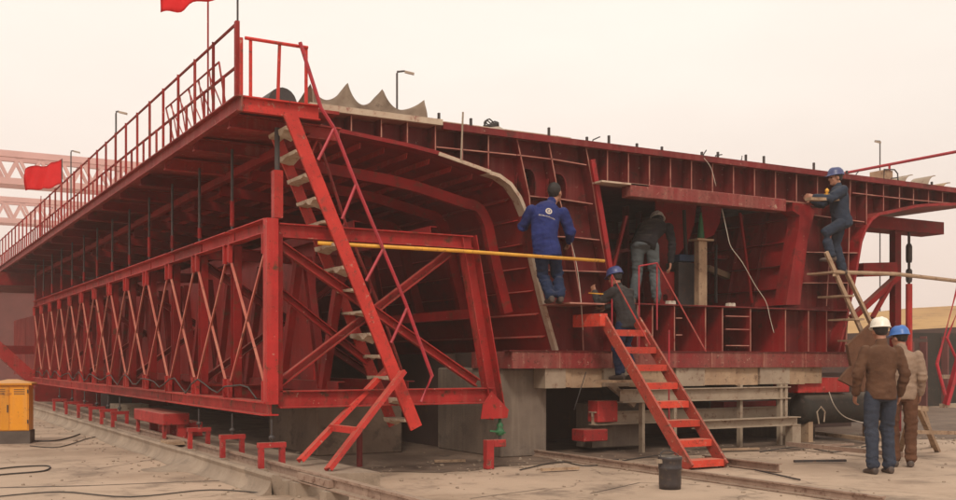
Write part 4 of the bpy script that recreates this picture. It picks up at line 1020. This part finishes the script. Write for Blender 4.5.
# small clutter at the far foot of the plinth
for i in range(7):
    y = 25+2.8*i; mb = MB(); h = .3+.25*((i*5)%3); mb.box((4.9+.3*(i%2), y, 0), (5.6+.2*(i%3), y+.9, h)); single(mb, 'packing_crate', [M['cream'],M['dark'],M['bracket']][i % 3], 'small distant crate on the ground below the far truss', 'crate', 'distant crates below the truss')
# earth bank at right
mb = MB()
bp = []
for (px, Z1, h1, Z2, h2, Z3, h3) in ((760,34,2.1,40,3.0,48,3.1),(860,34,2.2,40,3.1,48,3.3),(910,34,2.3,40,3.3,48,3.5),(960,34,2.4,40,3.4,48,3.6),(1100,34,2.4,40,3.5,48,3.7)):
    bp.append([at(px,300,Z=Z1-.3), at(px,300,Z=Z1), at(px,300,Z=Z2), at(px,300,Z=Z3)])
    for v, z in zip(bp[-1], (0,h1,h2,h3)): v.z = z
G = [[mb.bm.verts.new(v) for v in r] for r in bp]
fm = []
for a, b in zip(G, G[1:]):
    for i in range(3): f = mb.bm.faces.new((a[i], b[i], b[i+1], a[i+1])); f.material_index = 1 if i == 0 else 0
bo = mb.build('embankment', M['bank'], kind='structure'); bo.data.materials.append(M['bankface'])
# dark stored girders in front of the bank
for i, (p0, p1, yb, h, lab) in enumerate(((868, 922, 27, 1.9, 'dark brown stored steel panel behind the man in the blue helmet'), (905, 990, 30, 2.1, 'dark green-brown stored steel panel at the right edge'))):
    a = at(p0, 360, Z=yb); b = at(p1, 360, Z=yb+1)
    t = thing('stored_panel', lab, 'steel panel', (a.x, a.y, 0), 'stored panels before the earth bank')
    mb = MB(); mb.bar((a.x,a.y,h/2), (b.x,b.y,h/2), .3, h); mb.build('plate', M['tank'] if i else M['bankface'], t)
    for k in range(4):
        c = a.lerp(b, (k+.5)/4); mb = MB(); mb.box((c.x-.03, c.y-.35, .0), (c.x+.03, c.y-.05, h-.1)); mb.build('stiffener', M['shed'], t)

# ------------------------------------------------------------------ people
def frame_rot(yaw): return Matrix.Rotation(yaw, 3, 'Z')
def ring_loft(bm, rings, n=18):
    R = []
    for c, u, v, ru, rv in rings:
        R.append([bm.verts.new(c + u*(ru*math.cos(2*math.pi*i/n)) + v*(rv*math.sin(2*math.pi*i/n))) for i in range(n)])
    for a, b in zip(R, R[1:]):
        for i in range(n): bm.faces.new((a[i], a[(i+1)%n], b[(i+1)%n], b[i]))
    bm.faces.new(R[0][::-1]); bm.faces.new(R[-1])
def limb(bm, pts, n=14):
    """pts = [(co, r)...] smooth tapered limb with rounded ends"""
    P = [V(p) for p, r in pts]; r_ = [r for p, r in pts]; rings = []
    def fr(d):
        u = d.cross(V((0,0,1))) if abs(d.z) < .95 else d.cross(V((1,0,0)))
        u.normalize(); return u, d.cross(u).normalized()
    for i, p in enumerate(P):
        d = (P[min(i+1,len(P)-1)] - P[max(i-1,0)]).normalized(); u, v = fr(d)
        if i == 0:
            for k in (.95, .7, .4): rings.append((p - d*r_[0]*k, u, v, r_[0]*math.sqrt(1-k*k), r_[0]*math.sqrt(1-k*k)))
        rings.append((p, u, v, r_[i], r_[i]))
        if i == len(P)-1:
            for k in (.4, .7, .95): rings.append((p + d*r_[i]*k, u, v, r_[i]*math.sqrt(1-k*k), r_[i]*math.sqrt(1-k*k)))
    ring_loft(bm, rings, n)
def ball(bm, c, rx, ry, rz, R=None, n=12):
    m = Matrix.Translation(c) @ (R.to_4x4() if R else Matrix.Identity(4)) @ Matrix.Diagonal((rx, ry, rz, 1))
    bmesh.ops.create_uvsphere(bm, u_segments=n*2, v_segments=n, radius=1, matrix=m)
def remesh(bm, voxel, smooth=2):
    bmesh.ops.recalc_face_normals(bm, faces=bm.faces)
    me = bpy.data.meshes.new('tmp'); bm.to_mesh(me); bm.free()
    o = bpy.data.objects.new('tmp', me); COL.objects.link(o)
    md = o.modifiers.new('r', 'REMESH'); md.mode = 'VOXEL'; md.voxel_size = voxel; md.use_smooth_shade = True
    if smooth: sm = o.modifiers.new('s', 'SMOOTH'); sm.iterations = smooth; sm.factor = .5
    dg = bpy.context.evaluated_depsgraph_get(); out = bpy.data.meshes.new_from_object(o.evaluated_get(dg))
    bpy.data.objects.remove(o); bpy.data.meshes.remove(me)
    return out
def put(me, name, mat, parent, base):
    me.materials.clear(); me.materials.append(mat); me.name = name
    me.transform(Matrix.Translation(-base)); me.polygons.foreach_set('use_smooth', [True]*len(me.polygons))
    o = bpy.data.objects.new(name, me); COL.objects.link(o); o.parent = parent; return o
def wrinkle(me, joints, amp, freq, seed):
    me.update(); vn = [v.normal.copy() for v in me.vertices]
    for v, n_ in zip(me.vertices, vn):
        k = .35
        for j in joints:
            dd = (v.co - j).length; k += 1.0*math.exp(-(dd/.11)**2)
        p = v.co
        w_ = noise.noise(V((p.x*freq, p.y*freq, p.z*freq*1.9)) + V((seed, 0, 0))) + .5*noise.noise(V((p.x*freq*2.3, p.y*freq*2.3, p.z*freq*3.6)) + V((0, seed, 0)))
        w2 = 1 - abs(noise.noise(V((p.x*9, p.y*9, p.z*14)) + V((seed, seed, 3))))*2
        v.co = p + n_*(amp*k*w_ + amp*.5*k*w2)
BASEJ = dict(pelvis=(0,0,.94), waist=(0,0,1.08), chest=(0,.0,1.27), neck=(0,-.02,1.45), head=(0,.015,1.60),
    shL=(-.185,-.01,1.40), elL=(-.245,-.03,1.12), wrL=(-.25,.06,.88), shR=(.185,-.01,1.40), elR=(.245,-.03,1.12), wrR=(.25,.06,.88),
    hipL=(-.095,0,.92), knL=(-.105,.03,.50), anL=(-.11,-.02,.09), hipR=(.095,0,.92), knR=(.105,.03,.50), anR=(.11,-.02,.09))
def person(label, base, yaw, J, jacket, trousers, hat=None, scale=1.0, head_yaw=0, head_pitch=0, seed=1, handdir=None, loose=1.0, toes=None, untucked=True, root_z=None, logo=False, curl=.55):
    base = V(base); R = frame_rot(yaw)
    j = {k: base + R @ (V(v)*scale) for k, v in {**BASEJ, **J}.items()}
    s = scale
    t = thing('person', label, 'person', base)
    # ---- body
    bm = bmesh.new()
    hr = R @ Matrix.Rotation(head_yaw, 3, 'Z') @ Matrix.Rotation(head_pitch, 3, 'X')
    h = j['head']
    def H(x, y, z): return h + hr @ (V((x, y, z))*s)
    ball(bm, H(0,-.01,.025), .077*s, .095*s, .098*s, hr); ball(bm, H(0,.02,-.045), .060*s, .072*s, .078*s, hr)
    ball(bm, H(0,.072,-.088), .028*s, .022*s, .020*s, hr)                   # chin
    limb(bm, [(H(0,.088,.015), .009*s), (H(0,.106,-.022), .014*s)])       # nose
    limb(bm, [(H(-.04,.083,.03), .011*s), (H(.04,.083,.03), .011*s)])     # brow
    for sx in (-1, 1):
        ball(bm, H(sx*.078,-.005,-.01), .012*s, .020*s, .032*s, hr)
        ball(bm, H(sx*.040,.062,-.025), .022*s, .020*s, .020*s, hr)
    limb(bm, [(H(-.02,.084,-.058), .007*s), (H(.02,.084,-.058), .007*s)])
    limb(bm, [(j['neck']-V((0,0,.03)), .062*s), (h + hr@V((0,-.02,-.06))*s, .052*s)])
    def torso(bm, g_, hem):
        U = (j['hipR']-j['hipL']).normalized(); U2 = (j['shR']-j['shL']).normalized()
        seq = [(j['pelvis'] - (j['waist']-j['pelvis']).normalized()*hem, U, .158, .118), (j['pelvis'], U, .165, .122), (j['waist'], (U+U2).normalized(), .148, .108),
               (j['chest'], U2, .168, .122), (j['chest'].lerp(j['neck'], .55), U2, .165, .108), (j['chest'].lerp(j['neck'], .85), U2, .115, .082), (j['neck'], U2, .070, .065)]
        rg = []
        for i, (c, u, ru, rv) in enumerate(seq):
            a = seq[max(i-1,0)][0]; b_ = seq[min(i+1,len(seq)-1)][0]; d = (b_-a).normalized()
            u = (u - d*u.dot(d)).normalized(); v = d.cross(u).normalized()
            rg.append((c, u, v, ru*s*.93+g_, rv*s*.93+g_))
        ring_loft(bm, rg, 24)
    torso(bm, -.012, .04)
    for sd in 'LR':
        limb(bm, [(j['sh'+sd], .046*s), (j['el'+sd], .036*s), (j['el'+sd].lerp(j['wr'+sd], .3), .037*s), (j['wr'+sd], .025*s)])
        limb(bm, [(j['hip'+sd], .070*s), (j['kn'+sd], .040*s), (j['kn'+sd].lerp(j['an'+sd], .3), .042*s), (j['an'+sd], .035*s)])
    me = remesh(bm, .011, 2)
    # hands, finer
    bmh = bmesh.new()
    for sd in 'LR':
        w0 = j['wr'+sd]; d = (w0 - j['el'+sd]).normalized()
        if handdir and sd in handdir: d = (R @ V(handdir[sd])).normalized()
        side = 1 if sd == 'R' else -1
        inw = R @ V((-side, .1, 0)); inw = (inw - d*inw.dot(d)).normalized()      # palm normal
        wd = d.cross(inw).normalized() * side
        if wd.dot(R @ V((0,1,0))) < 0: wd = -wd
        limb(bmh, [(w0-d*.03*s, .026*s), (w0+d*.01*s, .026*s)])
        ring_loft(bmh, [(w0+d*a*s, wd, inw, b*s, c*s) for a, b, c in ((-.005,.026,.02),(.02,.034,.017),(.06,.041,.016),(.088,.040,.013),(.095,.034,.009))], 14)
        for k, (o_, L_) in enumerate(((.030,.070),(.010,.080),(-.010,.074),(-.029,.058))):
            b0 = w0 + d*.086*s + wd*o_*s; dd = (d + wd*(o_*2.2)).normalized(); pts = [(b0, .0095*s)]; cu = curl*(.6+.15*k)
            for q_ in range(3):
                dd = (Matrix.Rotation(0, 3, 'Z') @ dd); dd = (dd*math.cos(cu*.7) + inw*math.sin(cu*.7)).normalized() if q_ == 0 else (dd*math.cos(cu*.8) + (inw*dd.dot(d) - d*dd.dot(inw)).normalized()*math.sin(cu*.8)).normalized()
                b0 = b0 + dd*(L_*(.45,.31,.24)[q_])*s; pts.append((b0, (.0088,.008,.0068)[q_]*s))
            limb(bmh, pts, 8)
        th0 = w0 + d*.03*s + wd*.028*s; limb(bmh, [(th0, .014*s), (th0 + (d*.6+wd*.8).normalized()*.035*s + inw*.01*s, .0115*s), (th0 + (d*.85+wd*.6).normalized()*.062*s + inw*.025*s, .009*s)], 8)
    mh = remesh(bmh, .0042, 1)
    bmj = bmesh.new(); bmj.from_mesh(me); bmj.from_mesh(mh); bmj.to_mesh(me); bmj.free(); bpy.data.meshes.remove(mh)
    body = put(me, 'body', M['skin_face'], t, base)
    for sx in (-1, 1):
        bm = bmesh.new(); ball(bm, H(sx*.031,.079,.004), .013*s, .009*s, .009*s, hr, 6); e = bpy.data.meshes.new('eye'); bm.to_mesh(e); bm.free(); put(e, 'eye', M['eye'], body, base)
    bm = bmesh.new(); ball(bm, H(0,.090,-.058), .024*s, .005*s, .006*s, hr, 6); e = bpy.data.meshes.new('mouth'); bm.to_mesh(e); bm.free(); put(e, 'mouth', M['lip'], body, base)
    # hair
    bm = bmesh.new(); ball(bm, H(0,-.022,.035), .083*s, .098*s, .100*s, hr); ball(bm, H(0,-.050,-.005), .068*s, .055*s, .055*s, hr)
    me = remesh(bm, .01, 1); wrinkle(me, [], .006, 30, seed); put(me, 'hair', M['hair'], t, base)
    # jacket
    ls = 1 + (loose-1)*.4
    bm = bmesh.new(); torso(bm, .006+.014*loose, .10 if untucked else .04)
    for sd in 'LR':
        a, b_, c = j['sh'+sd], j['el'+sd], j['wr'+sd]; c2 = c - (c-b_).normalized()*.012
        limb(bm, [(a - V((0,0,.012)), .060*s*ls), (a.lerp(b_, .5), .061*s*ls), (b_, .053*s*ls), (b_.lerp(c, .5), .051*s*ls), (c2, .043*s)])
    limb(bm, [(j['neck']-V((0,0,.01)), .070*s), (j['neck'].lerp(h, .22), .064*s)])
    me = remesh(bm, .012, 3); wrinkle(me, [j['elL'], j['elR'], j['waist'], j['pelvis']], .019, 7.5, seed); put(me, 'jacket', jacket, t, base)
    # trousers
    bm = bmesh.new()
    U = (j['hipR']-j['hipL']).normalized(); dz = (j['waist']-j['pelvis']).normalized(); vv = dz.cross(U).normalized()
    ring_loft(bm, [(j['pelvis']+dz*.06*s, U, vv, .13*s, .09*s), (j['pelvis']+dz*.0*s, U, vv, .148*s, .108*s), (j['pelvis']-dz*.06*s, U, vv, .158*s, .12*s), (j['pelvis']-dz*.12*s, U, vv, .12*s, .09*s)], 20)
    for sd in 'LR':
        a, b_, c = j['hip'+sd], j['kn'+sd], j['an'+sd]
        limb(bm, [(a - (a-b_).normalized()*.03, .090*s), (a.lerp(b_, .35), .090*s), (b_, .073*s), (b_.lerp(c, .35), .072*s), (b_.lerp(c, .85), .066*s), (c+(b_-c).normalized()*.02, .066*s)])
    me = remesh(bm, .012, 3); wrinkle(me, [j['knL'], j['knR'], j['anL'], j['anR'], j['pelvis']], .018, 8.5, seed+5); put(me, 'trousers', trousers, t, base)
    for sd in 'LR':
        a = j['an'+sd]; td = R @ V((toes or {}).get(sd, (0.08 if sd == 'R' else -.08, 1, 0))).normalized()
        bm = bmesh.new(); up = V((0,0,1)) - td*td.z; up.normalize(); u = td.cross(up).normalized(); g_ = a - up*.055*s
        ring_loft(bm, [(g_ + td*x*s + up*z*s, u, up, ru*s, rv*s) for x, z, ru, rv in ((-.075,0,.02,.025),(-.065,.005,.036,.042),(-.02,.012,.041,.052),(.05,.0,.042,.042),(.11,-.010,.048,.032),(.16,-.014,.042,.026),(.185,-.018,.022,.014))], 14)
        me = remesh(bm, .009, 1); put(me, 'shoe', M['shoe'], t, base)
    if hat:
        bm = bmesh.new(); n = 32; rings = []
        for i, (rr, z) in enumerate(((.001,.098),(.045,.094),(.078,.078),(.101,.050),(.112,.015),(.115,-.012),(.118,-.018),(.122,-.020),(.119,-.026),(.110,-.020),(.104,.010),(.07,.07))):
            ring = []
            for k in range(n):
                a = 2*math.pi*k/n; x = rr*math.cos(a)*.93; y = rr*math.sin(a)*1.10
                zz = z
                if 5 < i < 9:
                    f = max(0, math.sin(a))**2; y += .045*f; zz -= .012*f
                    x *= 1.03
                if 1 <= i <= 4 and abs(x) < .016: zz += .006
                ring.append(bm.verts.new(H(x, y-.012, zz+.062)))
            rings.append(ring)
        for a_, b_ in zip(rings, rings[1:]):
            for k in range(n): bm.faces.new((a_[k], a_[(k+1)%n], b_[(k+1)%n], b_[k]))
        bmesh.ops.recalc_face_normals(bm, faces=bm.faces)
        me = bpy.data.meshes.new('hard_hat'); bm.to_mesh(me); bm.free(); put(me, 'hard_hat', hat, t, base)
    return t, j, R

# two men standing at the right, backs to the camera
bW = at(881, 474, z=0); bB = at(902, 467, z=0)
fwd = math.radians(-30)       # facing away from camera = local +Y along view direction
person('man in brown jacket and white helmet standing with his back turned', bW, fwd+.05,
       dict(anL=(-.10,-.02,.09), anR=(.12,.05,.09), knL=(-.10,.03,.5), knR=(.11,.09,.5), elL=(-.265,-.02,1.13), wrL=(-.25,.10,.90), elR=(.265,-.02,1.12), wrR=(.26,.10,.89), head=(0,.03,1.61)),
       M['brown'], M['denim'], M['hat_white'], 1.035, 0, -.08, 1, loose=1.13)
person('man in tan shirt and blue helmet standing beside the brown jacket', bB, fwd-.3,
       dict(anL=(-.08,.0,.09), anR=(.10,.0,.09), elL=(-.235,.03,1.13), wrL=(-.22,.14,.92), elR=(.235,-.0,1.12), wrR=(.22,.10,.90), head=(-.03,.04,1.60)),
       M['tanshirt'], M['ochre'], M['hat_blue'], 1.0, .8, -.1, 2, loose=1.05)

# worker in blue jacket, standing on the ledge, leaning
bl = at(553, 303, y=11.62)
tt, jj, RR = person('worker in blue jacket with printed back leaning on the girder above the yellow pole', bl, fwd+.15,
       dict(pelvis=(-.09,-.06,.66), waist=(-.12,-.05,.83), chest=(-.10,-.0,1.05), neck=(-.02,.06,1.25), head=(.05,.10,1.40),
            shL=(-.27,.0,1.17), elL=(-.36,.12,.97), wrL=(-.30,.36,1.00), shR=(.13,.02,1.15), elR=(.24,.05,.90), wrR=(.27,.26,.80),
            hipL=(-.16,-.06,.64), knL=(-.11,.10,.34), anL=(-.04,-.05,.09), hipR=(.0,-.06,.64), knR=(.08,.12,.38), anR=(.09,-.02,.09)),
       M['blue_jacket'], M['navy'], None, 1.06, -.7, .15, 3, loose=1.45)
# emblem and printed line on the jacket back
def on_back(me_name, mat, polys, par):
    up = (jj['neck']-jj['waist']).normalized(); side = (jj['shR']-jj['shL']).normalized(); side = (side-up*side.dot(up)).normalized(); nrm = side.cross(up).normalized()
    if nrm.dot(V((-.5,-.866,0))) < 0: nrm = -nrm
    jk = [o for o in bpy.data.objects if o.parent == par and o.name.startswith('jacket')][0]
    base = wloc(par); bm = bmesh.new()
    cc = jj['chest'] + up*.06
    for poly in polys:
        vs = []
        for a, b in poly:
            o_ = cc + side*a + up*b + nrm*.4 - base
            hit, loc, n_, idx = jk.data.shape_keys and (0,0,0,0) or jk.ray_cast(o_, -nrm)
            vs.append(bm.verts.new((loc + nrm*.004) if hit else (o_ - nrm*.25)))
        bm.faces.new(vs)
    me = bpy.data.meshes.new(me_name); bm.to_mesh(me); bm.free(); me.materials.append(mat)
    o = bpy.data.objects.new(me_name, me); COL.objects.link(o); o.parent = jk
bpy.context.view_layer.update()
cir = lambda r, cx=0, cy=0, a0=0, a1=2*math.pi, n=16: [(cx+r*math.cos(a0+(a1-a0)*i/n), cy+r*math.sin(a0+(a1-a0)*i/n)) for i in range(n)]
polys = []
for i in range(14):   # ring of the round badge
    a = 2*math.pi*i/14; b = 2*math.pi*(i+1)/14
    polys.append([(.045*math.cos(a), .045*math.sin(a)), (.045*math.cos(b), .045*math.sin(b)), (.028*math.cos(b), .028*math.sin(b)), (.028*math.cos(a), .028*math.sin(a))])
polys += [[(-.004,-.02),(.010,-.02),(.010,.02),(-.004,.02)], [(.010,-.0),(.02,.0),(.02,.012),(.010,.012)], [(-.016,-.01),(-.008,-.01),(-.008,.012),(-.016,.012)]]
random.seed(5); x = -.12
while x < .10:   # line of small script lettering, slightly falling to the right
    w_ = random.uniform(.007, .014); h_ = random.uniform(.010, .022); y = -.085 - .05*(x+.12)*.6
    polys.append([(x, y), (x+.004, y), (x+.006, y+h_), (x+.002, y+h_)]); polys.append([(x, y), (x+w_, y+.001), (x+w_, y+.005), (x, y+.005)])
    x += w_ + .0035
on_back('badge_print', M['white'], polys, tt)

# grey man on the stairs, seen from behind/side facing left, hand raised
gs = at(625, 380, y=11.58); gs.z = 1.06
mb = MB(); mb.box((gs.x-.35, 11.40, 1.02), (gs.x+.45, 11.78, 1.055)); single(mb, 'standing_plank', M['wood'], 'wooden plank behind the top of the stairs carrying the charcoal jacket worker', 'plank')
person('worker in charcoal jacket and navy helmet standing behind the top of the stairs', gs, fwd+.75,
       dict(pelvis=(0,-.04,.80), waist=(0,-.02,.93), chest=(-.02,.03,1.11), neck=(-.03,.09,1.27), head=(-.04,.15,1.41),
            shL=(-.20,.05,1.22), elL=(-.26,.25,1.05), wrL=(-.20,.38,1.22), shR=(.16,.05,1.22), elR=(.22,.20,1.0), wrR=(.12,.43,1.02),
            hipL=(-.095,-.04,.78), knL=(-.10,.06,.43), anL=(-.11,.0,.09), hipR=(.095,-.04,.78), knR=(.105,.08,.43), anR=(.11,-.06,.09)),
       M['greyj'], M['navy'], M['hat_navy'], 1.0, 0, -.25, 4, loose=1.3)
mb = MB(); mb.bar(at(589,293,y=11.55), at(603,294,y=11.35), .02, .015); single(mb, 'marking_stick', M['yellow'], 'short yellow stick held by the worker on the stairs', 'stick')

# bending worker inside the opening
bo_ = at(652, 306, y=12.2); bo_.z = zf+.02
person('worker in dark clothes and scuffed helmet bending inside the girder opening', bo_, fwd-.15,
       dict(pelvis=(-.10,-.08,.86), waist=(-.06,.02,.98), chest=(.02,.16,1.09), neck=(.07,.32,1.15), head=(.08,.44,1.20),
            shL=(-.14,.22,1.13), elL=(-.24,.26,.86), wrL=(-.22,.38,.66), shR=(.24,.22,1.12), elR=(.28,.18,.86), wrR=(.26,.14,.60),
            hipL=(-.20,-.08,.84), knL=(-.20,.0,.46), anL=(-.26,-.08,.09), hipR=(.0,-.08,.84), knR=(.03,.02,.46), anR=(.06,-.06,.09)),
       M['black'], M['teal'], M['hat_grey'], 1.06, .2, -.5, 5, loose=1.1)

# climber at the right web, facing left
ladtop = at(842, 274, y=11.55)
person('worker in slate overalls and navy helmet on the wooden ladder at the right web', ladtop, math.radians(60),
       dict(pelvis=(0,-.0,.80), waist=(0,.03,.93), chest=(0,.05,1.13), neck=(0,.06,1.31), head=(0,.10,1.45),
            shL=(-.18,.05,1.25), elL=(-.23,.26,1.10), wrL=(-.16,.47,1.14), shR=(.18,.05,1.25), elR=(.22,.22,1.08), wrR=(.14,.42,1.14),
            hipL=(-.095,0,.78), knL=(-.12,.30,.60), anL=(-.12,.20,.27), hipR=(.095,0,.78), knR=(.10,.06,.44), anR=(.10,-.04,.09)),
       M['slate'], M['slate'], M['hat_navy'], 1.05, .1, -.1, 6, loose=1.65)
mb = MB(); mb.bar(at(808,199,y=11.55), at(842,200,y=11.5), .13, .045); 
single(mb, 'timber_board', M['wood'], 'short timber board held up by the climbing worker', 'board')
t = thing('brass_tool', 'small brass tool standing on the timber board held by the climber', 'tool', at(826,197,y=11.55))
mb = MB(); c = at(827,196.5,y=11.55); mb.lathe([(.03,0),(.03,.03),(.012,.05),(.03,.07),(.034,.10),(.01,.13)], c, 10); mb.build('knob', M['yellow'], t, smooth=True)
mb = MB(); mb.bar(c+V((-.05,0,.03)), c+V((.14,0,.04)), .03, .03); mb.build('handle', M['yellow'], t)

# ------------------------------------------------------------------ haze, light, camera
mb = MB(); mb.box((-245,-245,-1.7), (245,245,26)); hz = mb.build('haze', M['dark'], kind='stuff')
hm = bpy.data.materials.new('haze_air'); hm.use_nodes = True; nt = hm.node_tree; nt.nodes.clear()
out = nt.nodes.new('ShaderNodeOutputMaterial'); pv = nt.nodes.new('ShaderNodeVolumePrincipled')
pv.inputs['Color'].default_value = (.97,.90,.86,1); pv.inputs['Density'].default_value = .0017; pv.inputs['Anisotropy'].default_value = .3
nt.links.new(pv.outputs[0], out.inputs['Volume']); hz.data.materials.clear(); hz.data.materials.append(hm)

SUN_EL, SUN_AZ = math.radians(48), math.radians(-75)    # sun behind-left of the camera
wd = bpy.data.worlds.new('World'); S.world = wd; wd.use_nodes = True; nt = wd.node_tree; L = nt.links
bg = nt.nodes['Background']
sky = nt.nodes.new('ShaderNodeTexSky'); sky.sky_type = 'NISHITA'; sky.sun_disc = False; sky.sun_elevation = SUN_EL; sky.dust_density = 6; sky.air_density = 1.5
sdir = V((-.55, -.75, .9)).normalized()
sky.sun_rotation = math.atan2(sdir.x, sdir.y)
sky.sun_elevation = math.asin(sdir.z)
sc_ = nt.nodes.new('ShaderNodeVectorMath'); sc_.operation = 'SCALE'; sc_.inputs['Scale'].default_value = .07; L.new(sky.outputs[0], sc_.inputs[0])
tc = nt.nodes.new('ShaderNodeTexCoord'); sp = nt.nodes.new('ShaderNodeSeparateXYZ'); L.new(tc.outputs['Generated'], sp.inputs[0])
cr = nt.nodes.new('ShaderNodeValToRGB'); e = cr.color_ramp.elements
e[0].position = 0.0; e[0].color = (.78,.65,.59,1); e[1].position = .42; e[1].color = (1.0,.93,.835,1)
k = e.new(.10); k.color = (.86,.73,.655,1); k = e.new(.24); k.color = (.96,.865,.78,1)
L.new(sp.outputs['Z'], cr.inputs['Fac'])
mx = nt.nodes.new('ShaderNodeMix'); mx.data_type = 'RGBA'; mx.inputs[0].default_value = .95
L.new(sc_.outputs[0], mx.inputs[6]); L.new(cr.outputs[0], mx.inputs[7]); mp = nt.nodes.new('ShaderNodeMapping'); mp.inputs['Scale'].default_value = (1, 1, 3.2); L.new(tc.outputs['Generated'], mp.inputs[0])
cn = nt.nodes.new('ShaderNodeTexNoise'); cn.inputs['Scale'].default_value = 1.8; cn.inputs['Detail'].default_value = 5; L.new(mp.outputs[0], cn.inputs['Vector'])
cm = nt.nodes.new('ShaderNodeMapRange'); cm.inputs[1].default_value = .3; cm.inputs[2].default_value = .7; cm.inputs[3].default_value = .90; cm.inputs[4].default_value = 1.03; L.new(cn.outputs['Fac'], cm.inputs[0])
vs_ = nt.nodes.new('ShaderNodeVectorMath'); vs_.operation = 'SCALE'; L.new(mx.outputs[2], vs_.inputs[0]); L.new(cm.outputs[0], vs_.inputs['Scale']); L.new(vs_.outputs[0], bg.inputs[0]); bg.inputs[1].default_value = 1.0
sd_ = bpy.data.lights.new('sun', 'SUN'); sd_.energy = 1.5; sd_.angle = math.radians(11); sd_.color = (1, .90, .78)
so = bpy.data.objects.new('sun', sd_); COL.objects.link(so); so.rotation_euler = sdir.to_track_quat('Z', 'Y').to_euler(); so.location = (0,0,30)

cam = bpy.data.cameras.new('camera'); co = bpy.data.objects.new('camera', cam); COL.objects.link(co); S.camera = co
co.location = (0, 0, EYE); co.rotation_euler = (math.radians(90), 0, math.radians(-30))
cam.sensor_width = 36; cam.lens = 36*1052/956; cam.shift_y = 110/956; cam.clip_start = .1; cam.clip_end = 2000
S.view_settings.view_transform = 'Standard'; S.view_settings.look = 'None'; S.view_settings.exposure = .25; S.view_settings.gamma = 1
S.cycles.max_bounces = 6; S.cycles.volume_bounces = 1
